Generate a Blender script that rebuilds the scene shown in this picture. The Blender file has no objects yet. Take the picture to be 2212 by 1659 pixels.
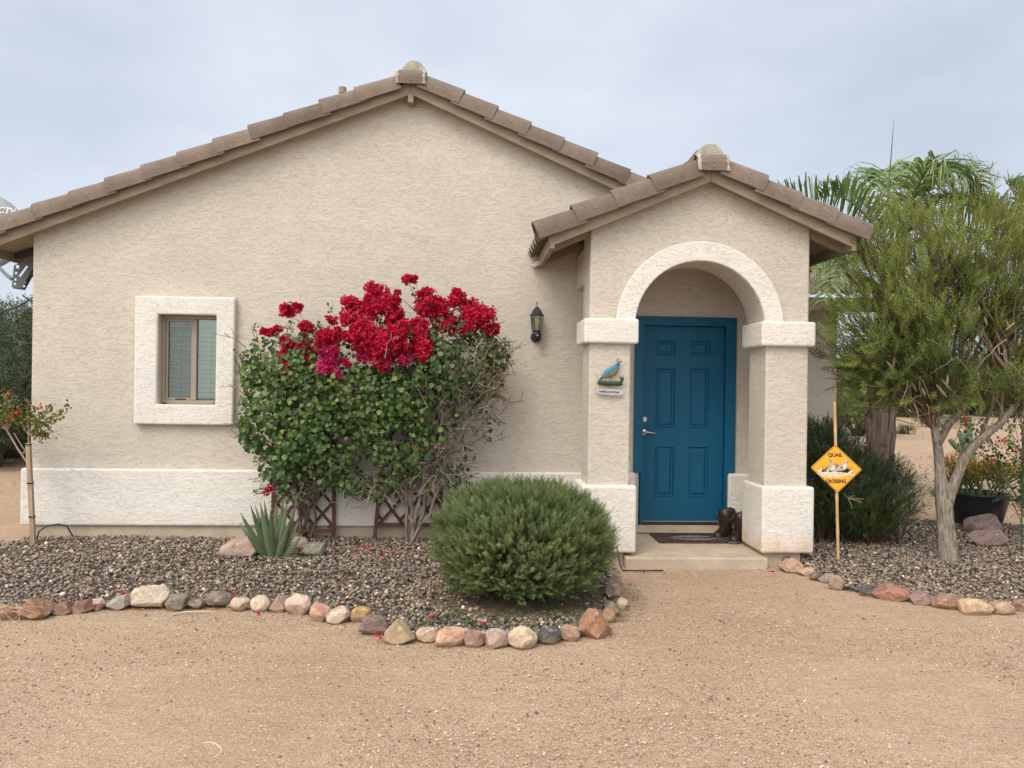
import bpy, bmesh, math, random
import numpy as np
from mathutils import Vector
from mathutils.geometry import tessellate_polygon
rad = math.radians
# ------------------------------------------------------------------ camera, world, sun, exposure
scene = bpy.context.scene
EYE = 1.64; WALL_DIST = 8.0; FPX = 1666.0; YAW = rad(3.0); ROLL = 0.014
fwd = np.array([math.sin(YAW), math.cos(YAW), 0.0])
r0 = np.array([math.cos(YAW), -math.sin(YAW), 0.0]); u0 = np.array([0, 0, 1.0])
rgt = math.cos(ROLL)*r0 + math.sin(ROLL)*u0
upv = -math.sin(ROLL)*r0 + math.cos(ROLL)*u0
CAM = np.array([0.0, -WALL_DIST, EYE])
camd = bpy.data.cameras.new("camera"); cam = bpy.data.objects.new("camera", camd)
scene.collection.objects.link(cam); scene.camera = cam
camd.sensor_fit = 'HORIZONTAL'; camd.sensor_width = 36.0; camd.lens = FPX/2212*36
camd.clip_start = 0.05; camd.clip_end = 2000
from mathutils import Matrix
cam.matrix_world = Matrix(((rgt[0], upv[0], -fwd[0], CAM[0]), (rgt[1], upv[1], -fwd[1], CAM[1]),
                           (rgt[2], upv[2], -fwd[2], CAM[2]), (0, 0, 0, 1)))
SUN_EL = rad(50); SUN_AZ = rad(215)          # azimuth clockwise from +Y: behind the viewer, to the left
sdir = Vector((math.sin(SUN_AZ)*math.cos(SUN_EL), math.cos(SUN_AZ)*math.cos(SUN_EL), math.sin(SUN_EL)))
world = bpy.data.worlds.new("World"); scene.world = world; world.use_nodes = True
def make_world():
    nt = world.node_tree; N = nt.nodes; L = nt.links; N.clear()
    out = N.new('ShaderNodeOutputWorld')
    sky = N.new('ShaderNodeTexSky'); sky.sky_type = 'NISHITA'; sky.sun_disc = False
    sky.sun_elevation = SUN_EL; sky.sun_rotation = SUN_AZ
    b1 = N.new('ShaderNodeBackground'); b1.inputs[1].default_value = 0.10; L.new(sky.outputs[0], b1.inputs[0])
    tc = N.new('ShaderNodeTexCoord')
    mp = N.new('ShaderNodeMapping'); mp.inputs['Scale'].default_value = (1.0, 1.0, 2.2)
    mp.inputs['Rotation'].default_value = (0.0, rad(10), 0.0)
    L.new(tc.outputs['Generated'], mp.inputs[0])
    nz = N.new('ShaderNodeTexNoise'); nz.inputs['Scale'].default_value = 2.4; nz.inputs['Detail'].default_value = 5
    nz.inputs['Roughness'].default_value = 0.5; L.new(mp.outputs[0], nz.inputs['Vector'])
    cr = N.new('ShaderNodeValToRGB'); L.new(nz.outputs[0], cr.inputs[0])
    cr.color_ramp.elements[0].position = 0.32; cr.color_ramp.elements[0].color = (0.53, 0.59, 0.69, 1)
    cr.color_ramp.elements[1].position = 0.64; cr.color_ramp.elements[1].color = (0.71, 0.765, 0.85, 1)
    # the veiled sun brightens the overcast round it
    vm = N.new('ShaderNodeVectorMath'); vm.operation = 'DOT_PRODUCT'; L.new(tc.outputs['Generated'], vm.inputs[0])
    vm.inputs[1].default_value = tuple(sdir)
    mx = N.new('ShaderNodeMath'); mx.operation = 'MAXIMUM'; mx.inputs[1].default_value = 0; L.new(vm.outputs['Value'], mx.inputs[0])
    pw = N.new('ShaderNodeMath'); pw.operation = 'POWER'; pw.inputs[1].default_value = 2.0; L.new(mx.outputs[0], pw.inputs[0])
    ml = N.new('ShaderNodeMath'); ml.operation = 'MULTIPLY_ADD'; ml.inputs[1].default_value = 2.5; ml.inputs[2].default_value = 1.0
    L.new(pw.outputs[0], ml.inputs[0])
    b2 = N.new('ShaderNodeBackground'); wm = N.new('ShaderNodeMix'); wm.data_type = 'RGBA'; L.new(pw.outputs[0], wm.inputs[0]); L.new(cr.outputs[0], wm.inputs[6]); wm.inputs[7].default_value = (0.72, 0.665, 0.58, 1)
    L.new(wm.outputs[2], b2.inputs[0]); L.new(ml.outputs[0], b2.inputs[1])
    ms = N.new('ShaderNodeMixShader'); ms.inputs[0].default_value = 0.9
    L.new(b1.outputs[0], ms.inputs[1]); L.new(b2.outputs[0], ms.inputs[2]); L.new(ms.outputs[0], out.inputs[0])
make_world()
sd = bpy.data.lights.new("sun", 'SUN'); sd.energy = 1.5; sd.angle = rad(24); sd.color = (1.0, 0.92, 0.82)
sun = bpy.data.objects.new("sun", sd); scene.collection.objects.link(sun)
sun.rotation_euler = sdir.to_track_quat('Z', 'Y').to_euler()
vs = scene.view_settings; vs.view_transform = 'Standard'; vs.look = 'None'; vs.exposure = 0.22; vs.gamma = 1.0
scene.render.engine = 'CYCLES'

# ------------------------------------------------------------------ measuring helpers (pixels of a 2212x1659 view of the photo)
def ray(px, py): return fwd + rgt*(px-1106.0)/FPX - upv*(py-829.5)/FPX
def W(px, py, y=0.0):
    d = ray(px, py); return CAM + d*((y-CAM[1])/d[1])
def G(px, py, z=0.0):
    d = ray(px, py); return CAM + d*((z-CAM[2])/d[2])
def depth(p): return float((np.array(p)-CAM) @ fwd)

# ------------------------------------------------------------------ object helpers
C = scene.collection
WL = {}
def tag(o, label=None, cat=None, group=None, kind=None):
    if label: o['label'] = label
    if cat: o['category'] = cat
    if group: o['group'] = group
    if kind: o['kind'] = kind
    return o
def empty(name, loc, label=None, cat=None, group=None):
    o = bpy.data.objects.new(name, None); C.objects.link(o); o.location = tuple(float(a) for a in loc)
    WL[o.name] = np.array(loc, float); tag(o, label, cat, group); return o
def link(name, V, F, mat, parent=None, smooth=False, bevel=0, cols=None, segs=2):
    V = np.array(V, dtype=np.float64).reshape(-1, 3)
    if parent is not None: org = WL[parent.name]
    else:
        mn = V.min(0); mxx = V.max(0); org = np.array([(mn[0]+mxx[0])/2, (mn[1]+mxx[1])/2, mn[2]])
    Vl = V-org
    me = bpy.data.meshes.new(name)
    if isinstance(F, np.ndarray):
        k = F.shape[1]; m = F.shape[0]
        me.vertices.add(len(Vl)); me.vertices.foreach_set('co', Vl.astype(np.float32).ravel())
        me.loops.add(m*k); me.loops.foreach_set('vertex_index', F.astype(np.int32).ravel())
        me.polygons.add(m); me.polygons.foreach_set('loop_start', np.arange(0, m*k, k, dtype=np.int32))
        try: me.polygons.foreach_set('loop_total', np.full(m, k, dtype=np.int32))
        except Exception: pass
        me.update(calc_edges=True)
    else:
        me.from_pydata([tuple(v) for v in Vl], [], [tuple(int(i) for i in f) for f in F]); me.update()
    if cols is not None:
        a = me.color_attributes.new('Col', 'FLOAT_COLOR', 'POINT')
        c4 = np.ones((len(Vl), 4), np.float32); c4[:, :3] = cols; a.data.foreach_set('color', c4.ravel())
    if not isinstance(F, np.ndarray):
        bm = bmesh.new(); bm.from_mesh(me); bmesh.ops.recalc_face_normals(bm, faces=bm.faces); bm.to_mesh(me); bm.free()
    if smooth: me.polygons.foreach_set('use_smooth', [True]*len(me.polygons))
    me.materials.append(mat)
    o = bpy.data.objects.new(name, me); C.objects.link(o)
    if parent is not None:
        o.parent = parent; WL[o.name] = org.copy()
    else:
        o.location = tuple(org); WL[o.name] = org.copy()
    if bevel:
        b = o.modifiers.new('bevel', 'BEVEL'); b.width = bevel; b.segments = segs; b.limit_method = 'ANGLE'; b.angle_limit = rad(40)
        b.harden_normals = False
    return o

class MB:
    def __init__(s): s.v = []; s.f = []; s.c = []
    def add(s, V, F, col=None):
        n = len(s.v); s.v.extend([tuple(map(float, a)) for a in V]); s.f.extend([[i+n for i in f] for f in F])
        if col is not None: s.c.extend([col]*len(V))
        return s
    def box(s, x0, x1, y0, y1, z0, z1):
        V = [(x, y, z) for x in (x0, x1) for y in (y0, y1) for z in (z0, z1)]
        return s.add(V, [(0,1,3,2),(4,6,7,5),(0,4,5,1),(2,3,7,6),(0,2,6,4),(1,5,7,3)])
    def bar(s, a, b, w, t, side=(0, 1, 0)):
        """rectangular bar a->b; w = width across, t = thickness along 'side'"""
        a = np.array(a, float); b = np.array(b, float); d = b-a; d /= np.linalg.norm(d)
        t1 = np.array(side, float); t1 -= d*(t1 @ d); t1 /= np.linalg.norm(t1); w1 = np.cross(d, t1)
        V = [p+w1*w/2*i+t1*t/2*j for p in (a, b) for i in (-1, 1) for j in (-1, 1)]
        return s.add(V, [(0,1,3,2),(4,6,7,5),(0,4,5,1),(2,3,7,6),(0,2,6,4),(1,5,7,3)])
    def prism(s, poly, dirv, holes=()):
        """poly: 3D points in a plane, extruded by dirv"""
        loops = [list(map(tuple, poly))]+[list(map(tuple, h)) for h in holes]
        flat = [p for l in loops for p in l]; n = len(flat); d = np.array(dirv, float)
        V = [tuple(p) for p in flat]+[tuple(np.array(p)+d) for p in flat]
        if holes:
            tr = tessellate_polygon([[Vector(p) for p in l] for l in loops])
            F = [list(t) for t in tr]+[[i+n for i in reversed(t)] for t in tr]
        else: F = [list(range(n)), [i+n for i in reversed(range(n))]]
        k = 0
        for l in loops:
            m = len(l)
            for i in range(m):
                a = k+i; b = k+(i+1) % m; F.append([a, b, b+n, a+n])
            k += m
        return s.add(V, F)
    def tube(s, path, radii, n=6, flat=(1, 1, 1), cap=True, col=None):
        P = [np.array(p, float) for p in path]; m = len(P)
        if not hasattr(radii, '__len__'): radii = [radii]*m
        V = []; F = []; T = P[1]-P[0]; T /= max(np.linalg.norm(T), 1e-9)
        ref = np.array([0, 0, 1.0]) if abs(T[2]) < .9 else np.array([1.0, 0, 0])
        nrm = ref-T*(ref @ T); nrm /= np.linalg.norm(nrm); fl = np.array(flat)
        for i in range(m):
            T = P[min(i+1, m-1)]-P[max(i-1, 0)]; T = T/max(np.linalg.norm(T), 1e-9)
            nrm = nrm-T*(nrm @ T); nrm /= max(np.linalg.norm(nrm), 1e-9); bi = np.cross(T, nrm)
            for k in range(n):
                a = 2*math.pi*k/n; V.append(P[i]+(nrm*math.cos(a)+bi*math.sin(a))*radii[i]*fl)
        for i in range(m-1):
            for k in range(n):
                k2 = (k+1) % n; F.append([i*n+k, i*n+k2, (i+1)*n+k2, (i+1)*n+k])
        if cap: F.append(list(range(n))[::-1]); F.append([(m-1)*n+k for k in range(n)])
        return s.add(V, F, col)
    def lathe(s, c, prof, n=24, a0=0.0):
        V = []; F = []; m = len(prof)
        for r, z in prof:
            for k in range(n):
                a = a0+2*math.pi*k/n; V.append((c[0]+r*math.cos(a), c[1]+r*math.sin(a), c[2]+z))
        for i in range(m-1):
            for k in range(n):
                k2 = (k+1) % n; F.append([i*n+k, i*n+k2, (i+1)*n+k2, (i+1)*n+k])
        F.append([k for k in range(n)][::-1]); F.append([(m-1)*n+k for k in range(n)])
        return s.add(V, F)
    def build(s, name, mat, parent=None, smooth=False, bevel=0, segs=2):
        return link(name, s.v, s.f, mat, parent, smooth, bevel, cols=(s.c if s.c else None), segs=segs)

def scatter(name, tv, tf, R, T, mat, parent=None, cols=None, smooth=False, tcol=None):
    """bake N transformed copies of a small template into one mesh. R (N,3,3), T (N,3)"""
    tv = np.array(tv, float); tf = np.array(tf); N = len(T); k = len(tv)
    V = np.einsum('nij,kj->nki', R, tv)+T[:, None, :]
    F = (tf[None]+(np.arange(N)*k)[:, None, None]).reshape(-1, tf.shape[1])
    c = None
    if cols is not None:
        c = np.repeat(cols[:, None, :], k, 1)
        if tcol is not None: c = c*np.array(tcol)[None, :, :]
        c = c.reshape(-1, 3)
    return link(name, V.reshape(-1, 3), F, mat, parent, smooth, cols=c)
def frames(D, rng, scale=1.0, upfix=None):
    """rotation matrices whose local z follows D (N,3), random spin, scaled"""
    D = D/np.linalg.norm(D, axis=1, keepdims=True); N = len(D)
    a = rng.normal(size=(N, 3)) if upfix is None else upfix
    x = np.cross(a, D); x /= np.linalg.norm(x, axis=1, keepdims=True)+1e-9; y = np.cross(D, x)
    R = np.stack([x, y, D], axis=2); sc = np.asarray(scale)
    if sc.ndim == 0: return R*sc
    return R*sc[:, None, None]

# ------------------------------------------------------------------ materials
def newmat(name):
    m = bpy.data.materials.new(name); m.use_nodes = True; nt = m.node_tree
    return m, nt, nt.nodes, nt.links, nt.nodes['Principled BSDF']
def ramp(N, L, src, stops):
    cr = N.new('ShaderNodeValToRGB'); e = cr.color_ramp.elements
    while len(e) < len(stops): e.new(0.5)
    for i, (p, c) in enumerate(stops):
        e[i].position = p; e[i].color = (c[0], c[1], c[2], 1)
    L.new(src, cr.inputs[0]); return cr.outputs[0]
def noise(N, L, vec, scale, detail=4, rough=0.5, dist=0.0):
    n = N.new('ShaderNodeTexNoise'); n.inputs['Scale'].default_value = scale; n.inputs['Detail'].default_value = detail
    n.inputs['Roughness'].default_value = rough; n.inputs['Distortion'].default_value = dist
    L.new(vec, n.inputs['Vector']); return n.outputs[0]
def mathn(N, L, op, a, b=None, c=None):
    n = N.new('ShaderNodeMath'); n.operation = op
    for i, v in enumerate((a, b, c)):
        if v is None: continue
        if isinstance(v, (int, float)): n.inputs[i].default_value = v
        else: L.new(v, n.inputs[i])
    return n.outputs[0]
def mixc(N, L, fac, a, b, mode='MIX'):
    n = N.new('ShaderNodeMix'); n.data_type = 'RGBA'; n.blend_type = mode
    for idx, v in ((0, fac), (6, a), (7, b)):
        if isinstance(v, (int, float)): n.inputs[idx].default_value = v
        elif isinstance(v, tuple): n.inputs[idx].default_value = (v[0], v[1], v[2], 1)
        else: L.new(v, n.inputs[idx])
    return n.outputs[2]
def pos(N): return N.new('ShaderNodeNewGeometry').outputs['Position']
def objco(N): return N.new('ShaderNodeTexCoord').outputs['Object']
def mapping(N, L, vec, scale, rot=(0, 0, 0)):
    m = N.new('ShaderNodeMapping'); m.inputs['Scale'].default_value = scale; m.inputs['Rotation'].default_value = rot
    L.new(vec, m.inputs[0]); return m.outputs[0]
def bump(N, L, bs, h, strength, dist, prev=None):
    b = N.new('ShaderNodeBump'); b.inputs['Strength'].default_value = strength; b.inputs['Distance'].default_value = dist
    L.new(h, b.inputs['Height'])
    if prev is not None: L.new(prev, b.inputs['Normal'])
    L.new(b.outputs[0], bs.inputs['Normal']); return b.outputs[0]
def simple(name, col, rough=0.6, metal=0.0, var=0.15, vscale=9.0, bmp=0.0, bscale=60.0, bdist=0.003, world_pos=False, stretch=(1, 1, 1)):
    m, nt, N, L, bs = newmat(name)
    v = mapping(N, L, pos(N) if world_pos else objco(N), stretch)
    n = noise(N, L, v, vscale, 5, 0.6)
    c = ramp(N, L, n, [(0.3, tuple(x*(1-var) for x in col)), (0.7, tuple(min(x*(1+var), 1) for x in col))])
    L.new(c, bs.inputs['Base Color']); bs.inputs['Roughness'].default_value = rough; bs.inputs['Metallic'].default_value = metal
    if bmp: bump(N, L, bs, noise(N, L, v, bscale, 4, 0.6), bmp, bdist)
    return m
def stucco(name, col, col2, stain=False, rough=0.92):
    """skip-trowel stucco: flat smears with little ragged ledges, run mostly sideways"""
    m, nt, N, L, bs = newmat(name); p = pos(N)
    wv = N.new('ShaderNodeTexNoise'); wv.inputs['Scale'].default_value = 3.0; wv.inputs['Detail'].default_value = 2
    L.new(p, wv.inputs['Vector'])
    wp = N.new('ShaderNodeVectorMath'); wp.operation = 'MULTIPLY_ADD'; L.new(wv.outputs['Color'], wp.inputs[0])
    wp.inputs[1].default_value = (0.20, 0.20, 0.035); L.new(p, wp.inputs[2])
    v = mapping(N, L, wp.outputs[0], (1.0, 1.0, 3.9))
    a = noise(N, L, v, 7.0, 7, 0.60, 0.12)
    h1 = mathn(N, L, 'FRACT', mathn(N, L, 'MULTIPLY', a, 6.5))
    h1 = mathn(N, L, 'POWER', h1, 5.5)
    a2 = noise(N, L, mapping(N, L, p, (1.3, 1.3, 1.8)), 20.0, 5, 0.65, 0.3)
    h2 = mathn(N, L, 'FRACT', mathn(N, L, 'MULTIPLY', a2, 4.0))
    patch = ramp(N, L, noise(N, L, p, 1.7, 3, 0.6), [(0.40, (0, 0, 0)), (0.60, (1, 1, 1))])
    h = mathn(N, L, 'ADD', h1, mathn(N, L, 'MULTIPLY', mathn(N, L, 'MULTIPLY', h2, 0.6), patch))
    f = noise(N, L, p, 160, 3, 0.6)
    h = mathn(N, L, 'ADD', h, mathn(N, L, 'MULTIPLY', f, 0.25))
    bump(N, L, bs, h, 0.62, 0.0055)
    big = noise(N, L, p, 0.9, 4, 0.6); fine = noise(N, L, v, 10, 4, 0.6)
    c = ramp(N, L, big, [(0.3, col), (0.7, col2)])
    c = mixc(N, L, 0.07, c, ramp(N, L, fine, [(0.3, (0.55, 0.5, 0.42)), (0.7, (1, 0.98, 0.94))]), 'MULTIPLY')
    # colour darkens along the ledge lines
    led = ramp(N, L, h1, [(0.0, (1, 1, 1)), (0.62, (1, 1, 1)), (0.90, (0.84, 0.82, 0.78)), (1.0, (0.70, 0.67, 0.62))])
    c = mixc(N, L, 0.20, c, led, 'MULTIPLY')
    sp = N.new('ShaderNodeSeparateXYZ'); L.new(p, sp.inputs[0])
    # splash-back dirt low on the wall
    low = mathn(N, L, 'MULTIPLY_ADD', sp.outputs[2], -1.0, 0.46)
    dn = mathn(N, L, 'ADD', low, mathn(N, L, 'MULTIPLY', noise(N, L, mapping(N, L, p, (3, 3, 1)), 2.5, 4, 0.6), 0.40))
    d = ramp(N, L, dn, [(0.33, (0, 0, 0)), (0.60, (1, 1, 1))])
    c = mixc(N, L, mathn(N, L, 'MULTIPLY', d, 0.28 if not stain else 0.75), c, (0.52, 0.40, 0.26) if not stain else (0.60, 0.38, 0.19))
    L.new(c, bs.inputs['Base Color']); bs.inputs['Roughness'].default_value = rough; bs.inputs['Specular IOR Level'].default_value = 0.25
    return m
M = {}
M['stucco'] = stucco('stucco_beige', (0.555, 0.508, 0.438), (0.60, 0.55, 0.475))
M['white'] = stucco('stucco_white', (0.72, 0.69, 0.64), (0.755, 0.725, 0.675))
M['white_stained'] = stucco('stucco_white_stained', (0.72, 0.69, 0.64), (0.755, 0.725, 0.675), stain=True)
M['wood_trim'] = simple('painted_trim', (0.265, 0.205, 0.15), 0.75, var=0.16, vscale=3, bmp=0.25, bscale=30, stretch=(1, 1, 6), world_pos=True)
M['soffit'] = simple('painted_soffit', (0.33, 0.27, 0.20), 0.85, var=0.08, vscale=4)
M['concrete'] = simple('concrete', (0.44, 0.36, 0.275), 0.9, var=0.16, vscale=5, bmp=0.3, bscale=90, world_pos=True)
M['mortar'] = simple('mortar', (0.36, 0.335, 0.28), 0.95, var=0.3, vscale=14, bmp=0.8, bscale=40, bdist=0.01)
M['blue'] = simple('blue_paint', (0.0025, 0.088, 0.175), 0.55, var=0.08, vscale=2.5, bmp=0.05, bscale=200)
M['blue'].node_tree.nodes['Principled BSDF'].inputs['Specular IOR Level'].default_value = 0.3
M['metal'] = simple('satin_nickel', (0.52, 0.50, 0.47), 0.32, 1.0, var=0.1)
M['black'] = simple('black_metal', (0.018, 0.019, 0.022), 0.5, var=0.3, vscale=30)
M['rubber'] = simple('black_plastic', (0.012, 0.012, 0.012), 0.55, var=0.2)
M['greyplastic'] = simple('grey_painted_steel', (0.25, 0.27, 0.29), 0.5, var=0.06)
M['darkbracket'] = simple('dark_grey_steel', (0.05, 0.055, 0.065), 0.5, var=0.12)
M['winframe'] = simple('window_frame_taupe', (0.30, 0.25, 0.19), 0.5, var=0.05)
M['blind'] = simple('window_blind', (0.44, 0.50, 0.43), 0.6, var=0.05)
M['dark'] = simple('dark_interior', (0.02, 0.022, 0.022), 0.9, var=0.2)
M['bark'] = simple('bark_grey_brown', (0.29, 0.245, 0.20), 0.95, var=0.6, vscale=16, bmp=1.0, bscale=22, bdist=0.03, stretch=(3, 3, 0.6), world_pos=True)
M['stem'] = simple('woody_stem', (0.20, 0.155, 0.125), 0.9, var=0.35, vscale=12, bmp=0.5, bscale=50, world_pos=True)
M['palmtrunk'] = simple('palm_fibre', (0.20, 0.15, 0.115), 0.95, var=0.6, vscale=3.5, bmp=1.0, bscale=9, bdist=0.05, stretch=(5, 5, 0.5), world_pos=True)
M['trellis'] = simple('stained_cedar', (0.105, 0.042, 0.024), 0.7, var=0.4, vscale=8, bmp=0.3, world_pos=True, stretch=(2, 2, 2))
M['bamboo'] = simple('bamboo', (0.56, 0.38, 0.19), 0.5, var=0.18, vscale=6, stretch=(1, 1, 0.5))
M['stake'] = simple('weathered_stake', (0.36, 0.26, 0.17), 0.85, var=0.3, vscale=6, stretch=(4, 4, 0.5), bmp=0.3)
M['bulb'] = simple('bulb_glass', (0.72, 0.68, 0.42), 0.3, var=0.2, vscale=30)
M['yellow'] = simple('sign_yellow', (0.86, 0.42, 0.03), 0.45, var=0.03)
M['signblack'] = simple('sign_black', (0.02, 0.014, 0.01), 0.5, var=0.1)
M['signsand'] = simple('sign_sand', (0.82, 0.62, 0.38), 0.5, var=0.05)
M['signgrey'] = simple('sign_bird_grey', (0.46, 0.42, 0.40), 0.5, var=0.3, vscale=60)
M['signlight'] = simple('sign_bird_light', (0.74, 0.66, 0.56), 0.5, var=0.2, vscale=80)
M['white_letter'] = simple('white_lettering', (0.75, 0.76, 0.78), 0.5, var=0.02)

def attr_mat(name, rough=0.6, var=0.25, vscale=30.0, trans=0.0, spec=0.3, bmp=0.0, bscale=60, bdist=0.003):
    """per-leaf / per-stone own colour from an attribute, broken up with noise; optional light through the leaf"""
    m, nt, N, L, bs = newmat(name)
    at = N.new('ShaderNodeAttribute'); at.attribute_name = 'Col'
    n = noise(N, L, objco(N), vscale, 4, 0.6)
    g = ramp(N, L, n, [(0.3, (1-var,)*3), (0.7, (1+var*0.0,)*3)])
    c = mixc(N, L, 1.0, at.outputs['Color'], g, 'MULTIPLY')
    L.new(c, bs.inputs['Base Color']); bs.inputs['Roughness'].default_value = rough; bs.inputs['Specular IOR Level'].default_value = spec
    if bmp: bump(N, L, bs, noise(N, L, objco(N), bscale, 4, 0.6), bmp, bdist)
    if trans:
        tr = N.new('ShaderNodeBsdfTranslucent'); L.new(c, tr.inputs[0]); ms = N.new('ShaderNodeMixShader'); ms.inputs[0].default_value = trans
        L.new(bs.outputs[0], ms.inputs[1]); L.new(tr.outputs[0], ms.inputs[2]); L.new(ms.outputs[0], N['Material Output'].inputs[0])
    return m
M['leaf'] = attr_mat('leaf', 0.5, 0.25, 8, 0.25, 0.4)
M['needle'] = attr_mat('needle_leaf', 0.55, 0.2, 6, 0.28, 0.3)
M['petal'] = attr_mat('bract', 0.55, 0.15, 30, 0.35, 0.2)
M['pebble'] = attr_mat('pebble', 0.75, 0.25, 60, 0.0, 0.3)
M['twig'] = attr_mat('twig', 0.9, 0.3, 20, 0.0, 0.15)
M['cactus'] = attr_mat('succulent', 0.5, 0.15, 20, 0.0, 0.4)
M['agave'] = attr_mat('agave_leaf', 0.5, 0.25, 7, 0.0, 0.35)
M['paint'] = attr_mat('art_paint', 0.4, 0.25, 40, 0.0, 0.5)

def stone_mat():
    m, nt, N, L, bs = newmat('stone')
    at = N.new('ShaderNodeAttribute'); at.attribute_name = 'Col'
    oi = N.new('ShaderNodeObjectInfo')
    ad = N.new('ShaderNodeVectorMath'); ad.operation = 'MULTIPLY_ADD'; cb = N.new('ShaderNodeCombineXYZ')
    for i in range(3): L.new(oi.outputs['Random'], cb.inputs[i])
    L.new(cb.outputs[0], ad.inputs[0]); ad.inputs[1].default_value = (37, 19, 53); L.new(objco(N), ad.inputs[2]); p = ad.outputs[0]
    n1 = noise(N, L, p, 9, 6, 0.65, 0.5); n2 = noise(N, L, p, 45, 5, 0.7); n3 = noise(N, L, p, 17, 5, 0.7, 1.0)
    c = mixc(N, L, ramp(N, L, n1, [(0.42, (0, 0, 0)), (0.58, (1, 1, 1))]), at.outputs['Color'], mixc(N, L, 1.0, at.outputs['Color'], (0.74, 0.68, 0.64), 'MULTIPLY'))
    c = mixc(N, L, mathn(N, L, 'MULTIPLY', ramp(N, L, n3, [(0.56, (0, 0, 0)), (0.64, (1, 1, 1))]), 0.6), c, mixc(N, L, 0.55, at.outputs['Color'], (0.66, 0.58, 0.48)))
    c = mixc(N, L, 0.5, c, ramp(N, L, n2, [(0.3, (0.45, 0.42, 0.4)), (0.62, (1, 1, 1))]), 'MULTIPLY')
    sz_ = N.new('ShaderNodeSeparateXYZ'); L.new(pos(N), sz_.inputs[0])
    dust = mathn(N, L, 'ADD', mathn(N, L, 'MULTIPLY', sz_.outputs[2], -9.0), mathn(N, L, 'MULTIPLY', n1, 1.5))
    c = mixc(N, L, mathn(N, L, 'MULTIPLY', ramp(N, L, dust, [(0.30, (0, 0, 0)), (0.62, (1, 1, 1))]), 0.7), c, (0.40, 0.295, 0.205))
    L.new(c, bs.inputs['Base Color']); bs.inputs['Roughness'].default_value = 0.88; bs.inputs['Specular IOR Level'].default_value = 0.25
    b = bump(N, L, bs, n3, 0.9, 0.02); bump(N, L, bs, n2, 0.6, 0.006, b)
    return m
M['stone'] = stone_mat()

def tile_mat():
    m, nt, N, L, bs = newmat('clay_roof_tile'); p = pos(N)
    at = N.new('ShaderNodeAttribute'); at.attribute_name = 'Col'
    n = noise(N, L, p, 4, 5, 0.65); n2 = noise(N, L, mapping(N, L, p, (1.5, 8, 8)), 9, 4, 0.6); n3 = noise(N, L, p, 30, 3, 0.7)
    c = ramp(N, L, n, [(0.3, (0.152, 0.119, 0.100)), (0.7, (0.23, 0.182, 0.153))])
    c = mixc(N, L, 0.5, c, ramp(N, L, n2, [(0.3, (0.72, 0.70, 0.68)), (0.7, (1, 1, 1))]), 'MULTIPLY')
    c = mixc(N, L, mathn(N, L, 'MULTIPLY', ramp(N, L, n3, [(0.60, (0, 0, 0)), (0.70, (1, 1, 1))]), 0.35), c, (0.38, 0.34, 0.29))
    c = mixc(N, L, 1.0, c, at.outputs['Color'], 'MULTIPLY')
    L.new(c, bs.inputs['Base Color']); bs.inputs['Roughness'].default_value = 0.85; bs.inputs['Specular IOR Level'].default_value = 0.25
    bump(N, L, bs, noise(N, L, p, 120, 3, 0.6), 0.35, 0.003); return m
M['tile'] = tile_mat()

def ground_mat(name, ca, cb, cc, grit=1.0):
    m, nt, N, L, bs = newmat(name); p = pos(N)
    big = noise(N, L, p, 0.55, 5, 0.6, 0.4); mid = noise(N, L, mapping(N, L, p, (1, 2.2, 1)), 2.1, 5, 0.65)
    c = ramp(N, L, big, [(0.34, ca), (0.52, cb), (0.70, cc)])
    c = mixc(N, L, 0.38, c, ramp(N, L, mid, [(0.3, (0.74, 0.66, 0.58)), (0.7, (1, 1, 1))]), 'MULTIPLY')
    vo = N.new('ShaderNodeTexVoronoi'); vo.inputs['Scale'].default_value = 150; L.new(p, vo.inputs['Vector'])
    vc = ramp(N, L, mathn(N, L, 'FRACT', mathn(N, L, 'MULTIPLY', vo.outputs['Distance'], 1.0)), [(0.0, (1.06, 1.03, 1.0)), (0.75, (0.62, 0.56, 0.52))])
    c = mixc(N, L, 0.55*grit, c, vc, 'MULTIPLY')
    sv = N.new('ShaderNodeSeparateColor'); L.new(vo.outputs['Color'], sv.inputs[0])
    c = mixc(N, L, mathn(N, L, 'MULTIPLY', ramp(N, L, sv.outputs[0], [(0.86, (0, 0, 0)), (0.90, (1, 1, 1))]), 0.55), c, (0.62, 0.50, 0.40))
    c = mixc(N, L, mathn(N, L, 'MULTIPLY', ramp(N, L, sv.outputs[1], [(0.88, (0, 0, 0)), (0.92, (1, 1, 1))]), 0.55), c, (0.13, 0.10, 0.085))
    L.new(c, bs.inputs['Base Color']); bs.inputs['Roughness'].default_value = 0.95; bs.inputs['Specular IOR Level'].default_value = 0.15
    b = bump(N, L, bs, vo.outputs['Distance'], -0.5, 0.006) if False else bump(N, L, bs, mathn(N, L, 'SUBTRACT', 1.0, vo.outputs['Distance']), 0.5, 0.006)
    b = bump(N, L, bs, noise(N, L, p, 28, 5, 0.7), 0.5, 0.02, b); bump(N, L, bs, mid, 0.35, 0.10, b)
    return m
M['ground'] = ground_mat('decomposed_granite', (0.42, 0.305, 0.21), (0.47, 0.355, 0.25), (0.475, 0.335, 0.245))
M['bed'] = simple('gravel_bed_soil', (0.10, 0.08, 0.07), 0.95, var=0.4, vscale=12, bmp=1.0, bscale=60, bdist=0.01, world_pos=True)
M['litter'] = simple('leaf_litter_soil', (0.16, 0.11, 0.075), 0.95, var=0.5, vscale=14, bmp=1.0, bscale=50, bdist=0.02, world_pos=True)

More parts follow.
